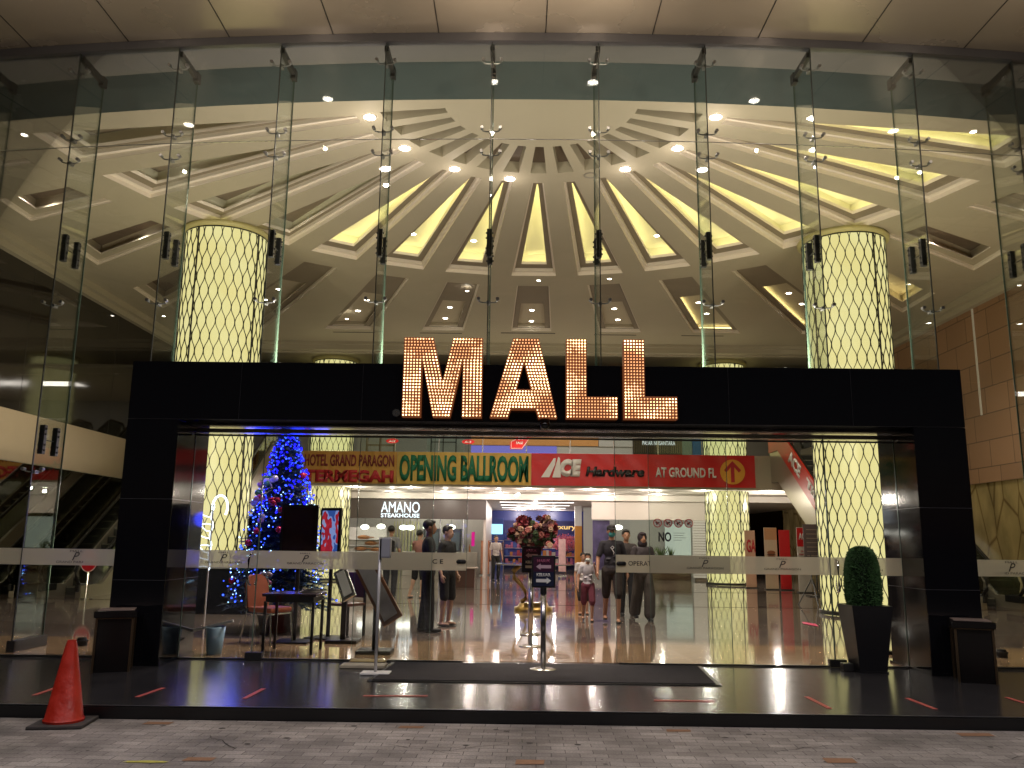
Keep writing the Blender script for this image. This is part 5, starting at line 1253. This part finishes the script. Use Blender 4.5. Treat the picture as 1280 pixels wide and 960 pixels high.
for k in (-3, -2, -1, 0, 1, 2, 3):
    g = Wg(R(k * PITCH + .4))
    for r_ in (12.9, 14.2):
        if abs(k) == 3: r_ += .2
        x, y = g.P(r_, 0); pts.append((x, y, H + .238))
for k in (-7, -6, -5, -4, 4, 5, 6, 7):
    g = Wg(R(k * PITCH + .4)); x, y = g.P(11.3 if abs(k) < 7 else 10.6, 0); pts.append((x, y, H + .418))
place(downlight('small round downlight inside an outer row coffer of the lobby ceiling', .075, LENS, 'downlights in the outer coffers'), pts)
place(downlight('small round downlight set flush in the flat ribs of the lobby ceiling', .05, LENS, 'downlights flush in the ceiling ribs'), [(-8.87, 13.3, 8.199), (.2, 21.2, 8.199), (2.05, 21.0, 8.199), (-1.75, 22.2, 8.199), (-11.4, 25.2, 8.199), (-5.7, 25.3, 8.199), (7.2, 12.9, 8.199)])
place(downlight('round downlight in the canopy panels over the pavement', .085, LENS, 'downlights under the outdoor canopy'), [(x, y, 8.191) for x, y in CANOPY])
pts = [(-5.93, 29.3, 3.218), (-4.04, 29.3, 3.218), (-1.84, 29.3, 3.218), (.1, 29.3, 3.218), (2.27, 29.3, 3.218), (4.34, 29.3, 3.218), (6.2, 29.3, 3.218), (8.2, 29.3, 3.218), (-8.6, 29.3, 3.218), (-10.6, 29.3, 3.218)]
for x in (-5, -3, -1, 1, 3, 5): pts += [(x, 31.5, 3.198)]
place(downlight('round downlight in the low ceiling of the ground-floor mall', .11, LENS, 'downlights in the low mall ceiling'), pts)
place(downlight('round downlight in the soffit beneath the left mezzanine band', .10, LENS, 'downlights under the left mezzanine'), [(-12.7, y, 3.048) for y in (16, 19, 22, 25)])
t0 = thing('ceiling_light_panel', 'long bright trough light in the corridor ceiling', 'ceiling light', (0, 34, 2.978), group='trough lights in the corridor ceiling')
b = MB(); b.box(-1.6, 1.6, -.12, .12, -.01, 0); b.build('frame', WHITE, t0); b = MB(); b.box(-1.5, 1.5, -.08, .08, -.016, -.0105); b.build('diffuser', emis('trough_diffuser', (1, .95, .9), 5, True), t0)
t0.location = (.5, 34.2, 2.978)
for y in (37, 40): dup(t0, (.5, y, 2.978))
t1 = thing('spot_light', 'small white track spotlight on the corridor ceiling', 'spotlight', (0, 0, 0), group='track spotlights near the corridor mouth')
b = MB(); b.cyl((0, 0, 0), (0, 0, .06), .02, n=8); b.build('stem', WHITE, t1); b = MB(); b.cyl((-.06, -.04, -.06), (.08, .05, .02), .05, .045, 14); b.build('head', emis('lit_spot_head', (1, .95, .9), 6), t1)
t1.location = (-.3, 31.2, 3.12)
dup(t1, (1.3, 31.2, 3.12))

# =================================================================  PEOPLE
SKIN = mat('skin', (.40, .21, .13), .5); SKIN2 = mat('fair_skin', (.50, .30, .21), .5); HAIR = mat('black_hair', (.012, .010, .009), .5)
def person(label, loc, H_, rz=0, skin=SKIN, J=None, shirt=None, sleeve=.55, pants=None, leg=1.0, flare=1.0, shoe=BLACK, cap_=None, mask=None, hair='short', skirt=None, girth=1.0, extra=None):
    t = thing('person', label, 'person', loc, rz); t.scale = (1, 1, 1); k = H_ / 1.70
    j = dict(hl=(-.095, 0, .90), hr=(.095, 0, .90), kl=(-.105, -.03, .49), kr=(.105, -.03, .49), al=(-.105, .02, .085), ar=(.105, .02, .085),
             sl=(-.165, 0, 1.375), sr=(.165, 0, 1.375), el=(-.225, .03, 1.11), er=(.225, .03, 1.11), wl=(-.24, -.05, .87), wr=(.24, -.05, .87),
             ch=(0, 0, 1.24), wa=(0, 0, 1.06), pe=(0, 0, .94), nk=(0, .0, 1.44), hd=(0, -.015, 1.585))
    j.update(J or {}); V = {a: Vector(c) for a, c in j.items()}; G = girth
    def S(p): return Vector(p) * k
    b = MB()
    def cp(a, c, r0, r1): b.cap(a * k, c * k, r0 * k, r1 * k, 12)
    def el(c, r, rot=(0, 0, 0)): b.ball(Vector(c) * k, tuple(x * k for x in r), 3, rot)
    el(V['ch'] + Vector((0, 0, .04)), (.155 * G, .095 * G, .17)); el(V['wa'], (.125 * G, .088 * G, .13)); el(V['pe'], (.15 * G, .10 * G, .12))
    cp(V['sl'] + Vector((.03, 0, 0)), V['sr'] - Vector((.03, 0, 0)), .055, .055); cp(V['nk'] - Vector((0, 0, .06)), V['nk'] + Vector((0, 0, .06)), .055, .05)
    h = V['hd']
    el(h + Vector((0, .01, .025)), (.075, .092, .095)); el(h + Vector((0, -.022, -.035)), (.058, .07, .075)); el(h + Vector((0, -.093, -.015)), (.012, .018, .02)); cp(h + Vector((0, -.085, .01)), h + Vector((0, -.098, -.015)), .009, .012)
    for s in (-1, 1): el(h + Vector((s * .077, .01, 0)), (.012, .02, .03))
    for L_ in 'lr':
        s = -1 if L_ == 'l' else 1
        cp(V['s' + L_], V['e' + L_], .05, .038); cp(V['e' + L_], V['w' + L_], .038, .026)
        cp(V['h' + L_], V['k' + L_], .085 * G, .055); cp(V['k' + L_], V['a' + L_], .054, .036)
        kn, an = V['k' + L_], V['a' + L_]; el((kn + (an - kn) * .3) + Vector((0, .018, 0)), (.05, .052, .11))
        el(an + Vector((0, -.05, -.05)), (.042, .115, .032)); el(an + Vector((0, .02, -.045)), (.036, .045, .038))
        # hand: palm, four fingers, thumb
        w_ = V['w' + L_]; d_ = (w_ - V['e' + L_]).normalized(); sd = Vector((0, 1, 0)) - d_ * d_.y; sd = sd.normalized() if sd.length > .2 else Vector((1, 0, 0)); cu = d_.cross(sd).normalized() * -s
        pc = w_ + d_ * .05; b.cap((w_ + d_ * .01) * k, (w_ + d_ * .07) * k, .022 * k, .026 * k, 10)
        el(pc, (.02, .036, .042), d_.to_track_quat('Z', 'Y').to_euler())
        for i, (of, ln) in enumerate(((-.027, .055), (-.009, .066), (.010, .062), (.028, .048))):
            p0 = w_ + d_ * .085 + sd * of; p1 = p0 + d_ * ln * .55 + cu * .008; p2 = p1 + d_ * ln * .4 + cu * .022
            b.cap(p0 * k, p1 * k, .0095 * k, .009 * k, 8); b.cap(p1 * k, p2 * k, .009 * k, .0075 * k, 8)
        p0 = w_ + d_ * .03 - sd * .028; p1 = p0 + d_ * .03 - sd * .026 + cu * .01; p2 = p1 + d_ * .03 - sd * .004 + cu * .01
        b.cap(p0 * k, p1 * k, .012 * k, .0105 * k, 8); b.cap(p1 * k, p2 * k, .0105 * k, .008 * k, 8)
    body = fuse(b, 'body', skin, t, .0085 * k, 5)
    # clothing
    if shirt:
        b = MB(); el(V['ch'] + Vector((0, 0, .035)), (.160 * G, .110 * G, .185)); el(V['wa'] + Vector((0, 0, -.01)), (.142 * G, .106 * G, .16)); el(V['pe'] + Vector((0, 0, .0)), (.158 * G, .114 * G, .10)); cp(V['sl'] + Vector((.02, 0, -.0)), V['sr'] - Vector((.02, 0, 0)), .058, .058)
        el(V['nk'] + Vector((0, 0, -.04)), (.075, .07, .035))
        for L_ in 'lr':
            a, c = V['s' + L_], V['e' + L_]
            if sleeve > 1: cp(a, c, .066, .054); cp(c, c + (V['w' + L_] - c) * (sleeve - 1), .053, .042)
            else: e_ = a + (c - a) * sleeve; cp(a, e_, .058, .056)
            for q in range(3): el(V['ch'] + Vector(((-1) ** q * .07, -.09, -.08 - .06 * q)), (.06, .03, .02), (0, .3 * (q - 1), .2))
        fuse(b, 'shirt', shirt, t, .010 * k, 4)
    if pants:
        b = MB(); el(V['pe'] + Vector((0, .005, -.03)), (.170 * G, .122 * G, .13))
        for L_ in 'lr':
            a, c, e_ = V['h' + L_], V['k' + L_], V['a' + L_]
            cp(a, c, .100 * G, .078 * flare)
            if leg > .5: q = c + (e_ - c) * min(1, (leg - .5) * 2) ; cp(c, q, .078 * flare, .062 * flare * (1.25 if flare > 1.2 else 1)); 
            else: cp(a, a + (c - a) * 1.0, .100 * G, .082)
        fuse(b, 'trousers' if leg > .7 else 'shorts', pants, t, .010 * k, 4)
    for L_ in 'lr':
        an = V['a' + L_]; b = MB(); el(an + Vector((0, -.05, -.068)), (.046, .125, .018))
        if shoe is not BLACK or leg > .9: el(an + Vector((0, -.06, -.05)), (.047, .12, .038)); el(an + Vector((0, .025, -.045)), (.042, .05, .042))
        b.build('shoe', shoe, t, smooth=True)
    if hair == 'short': b = MB(); el(h + Vector((0, .026, .045)), (.086, .097, .090)); el(h + Vector((0, -.035, .090)), (.062, .050, .030)); b.build('hair', HAIR, t, smooth=True)
    if hair == 'bun': b = MB(); el(h + Vector((0, .026, .045)), (.087, .097, .090)); el(h + Vector((0, -.035, .090)), (.062, .050, .030)); el(h + Vector((0, .11, .02)), (.045, .045, .045)); b.build('hair', HAIR, t, smooth=True)
    if hair == 'long': b = MB(); el(h + Vector((0, .025, .035)), (.088, .10, .095)); el(h + Vector((0, .06, -.08)), (.08, .05, .13)); b.build('hair', HAIR, t, smooth=True)
    if hair == 'scarf': b = MB(); el(h + Vector((0, .022, .025)), (.094, .102, .112)); el(h + Vector((0, -.035, .088)), (.07, .054, .034)); el(h + Vector((0, .01, -.10)), (.10, .085, .09)); b.build('headscarf', cap_, t, smooth=True); cap_ = None
    if cap_:
        b = MB(); el(h + Vector((0, .012, .062)), (.088, .10, .072)); el(h + Vector((0, -.10, .052)), (.072, .07, .012), (.15, 0, 0)); b.build('cap', cap_, t, smooth=True)
    if mask: b = MB(); el(h + Vector((0, -.05, -.045)), (.062, .062, .052)); b.build('face_mask', mask, t, smooth=True)
    for s in (-1, 1): b = MB(); el(h + Vector((s * .03, -.083, .012)), (.011, .006, .007)); b.build('eye', BLACK, t)
    if extra: extra(t, k, V)
    return t
def cl(n_, c, r=.85): return mat(n_, c, r, var=.3, vscale=7, bump=.9, bscale=11)
NAVY = cl('charcoal_tee', (.022, .020, .026)); DBR = cl('dark_brown_shorts', (.028, .020, .018)); BLK = cl('black_uniform', (.012, .012, .014))
def print_(t, k, V):
    b = MB(); b.tube([(.0, -.119, 1.28), (.03, -.121, 1.31), (.0, -.119, 1.335), (-.03, -.119, 1.31), (.03, -.119, 1.22), (.02, -.118, 1.19)], .006, 5); o = b.build('shirt_print', WHITE, t); o.scale = (k, k * 1.06, k)
WALK = dict(hl=(-.09, 0, .90), kl=(-.10, .06, .50), al=(-.11, .20, .12), hr=(.09, 0, .90), kr=(.10, -.10, .50), ar=(.09, -.10, .085), el=(-.25, -.02, 1.11), wl=(-.27, -.12, .88), er=(.26, .05, 1.11), wr=(.28, .04, .87))
person('man in dark T-shirt, black cap and teal face mask walking out', (1.42, 15.55, 0), 1.72, 0, J=WALK, shirt=NAVY, sleeve=.75, pants=DBR, leg=.56, cap_=mat('black_cap', (.012, .012, .014), .7), mask=mat('teal_mask', (.05, .28, .27), .7), extra=print_)
person('small child in white printed T-shirt and maroon shorts walking beside the man', (1.0, 15.75, 0), 1.20, 0, girth=.95, J=dict(WALK, hd=(0, -.02, 1.60), er=(.24, -.05, 1.14), wr=(.17, -.14, 1.36)), shirt=mat('white_patterned_tee', (.42, .40, .42), .8, var=.5, vscale=9), sleeve=.6, pants=cl('maroon_shorts', (.16, .035, .055)), leg=.56, flare=1.15, mask=mat('pale_mask', (.5, .55, .52), .7), hair='short')
person('child in white top half hidden behind the smaller child', (1.03, 17.2, 0), 1.20, R(10), shirt=cl('white_top', (.55, .52, .5)), sleeve=.6, pants=DBR, leg=.6)
person('woman in wide grey trousers and dark headscarf carrying folded cloth', (2.04, 15.95, 0), 1.60, R(12), J=dict(WALK, el=(-.24, -.03, 1.10), wl=(-.10, -.24, 1.10), er=(.24, -.03, 1.10), wr=(.12, -.24, 1.12)), shirt=cl('dark_patterned_top', (.05, .04, .045)), sleeve=1.5, pants=cl('grey_wide_trousers', (.085, .072, .065)), leg=.94, flare=1.45, hair='scarf', cap_=cl('dark_headscarf', (.03, .02, .025)),
       extra=lambda t, k, V: (lambda b: (b.rbox((0.02, -.29 * k, 1.10 * k), (.34, .10, .07), (0, R(8), 0), .02), b.rbox((.12, -.27 * k, 1.06 * k), (.30, .12, .05), (0, R(-12), 0), .02), b.build('folded_cloth', cl('pink_grey_cloth', (.38, .30, .30)), t)))(MB()))
person('man in dark shirt walking behind the woman with the cloth', (1.86, 16.9, 0), 1.66, R(5), shirt=cl('dark_grey_shirt', (.045, .035, .035)), sleeve=.8, pants=BLK)
person('guard in black uniform standing sideways by the left sliding door', (-1.72, 13.6, 0), 1.73, R(95), J=dict(el=(-.24, -.06, 1.12), wl=(-.17, -.22, 1.03), er=(.24, -.06, 1.12), wr=(.17, -.24, 1.06), kl=(-.09, -.03, .49), kr=(.10, .02, .49), al=(-.09, -.05, .085), ar=(.11, .08, .085)), shirt=BLK, sleeve=1.6, pants=BLK, leg=1, flare=1.1, girth=1.02)
person('woman in pink top and dark shorts with arms raised near the restaurant', (-2.75, 21.4, 0), 1.66, R(150), skin=SKIN2, J=dict(el=(-.27, -.12, 1.22), wl=(-.14, -.24, 1.42), er=(.27, -.10, 1.22), wr=(.12, -.24, 1.40), kr=(.16, -.04, .50), ar=(.24, .05, .085)), shirt=cl('dusty_pink_top', (.36, .17, .15)), sleeve=.3, pants=BLK, leg=.5, hair='bun')
person('man in grey shirt with backpack strap facing the restaurant', (-3.5, 21.6, 0), 1.76, R(170), shirt=cl('light_grey_shirt', (.25, .25, .27)), sleeve=.7, pants=cl('dark_jeans', (.03, .03, .04)), extra=lambda t, k, V: (lambda b: (b.box(-.14, .14, .09, .22, 1.02, 1.40, .04), b.build('backpack', BLK, t)))(MB()))
person('person in dark clothes standing just behind the guard', (-1.50, 14.6, 0), 1.66, R(60), shirt=BLK, sleeve=.8, pants=BLK, leg=.5, skin=SKIN2)
person('small far shopper in pale top near the corridor mouth', (-1.05, 31, 0), 1.6, R(20), shirt=cl('pale_top', (.45, .4, .38)), sleeve=.7, pants=BLK)

# made-up housings for the added fill spots behind the side glazing
for i, (x, y) in enumerate(UPL):
    if i == 0:
        up = thing('fill_lamp_housing', 'small round black housing added for a fill lamp behind the side glass', 'uplight', (x, y, 0), group='added fill lamp housings behind the side glass')
        b = MB(); b.lathe([(.07, .004), (.07, .06), (.06, .09), (.055, .11), (.0001, .11)], n=20); b.build('housing', BLACK, up); b = MB(); b.lathe([(.065, .06), (.08, .06), (.08, .08), (.065, .08)], n=20); b.build('collar', DSTEEL, up)
    else: dup(up, (x, y, 0))
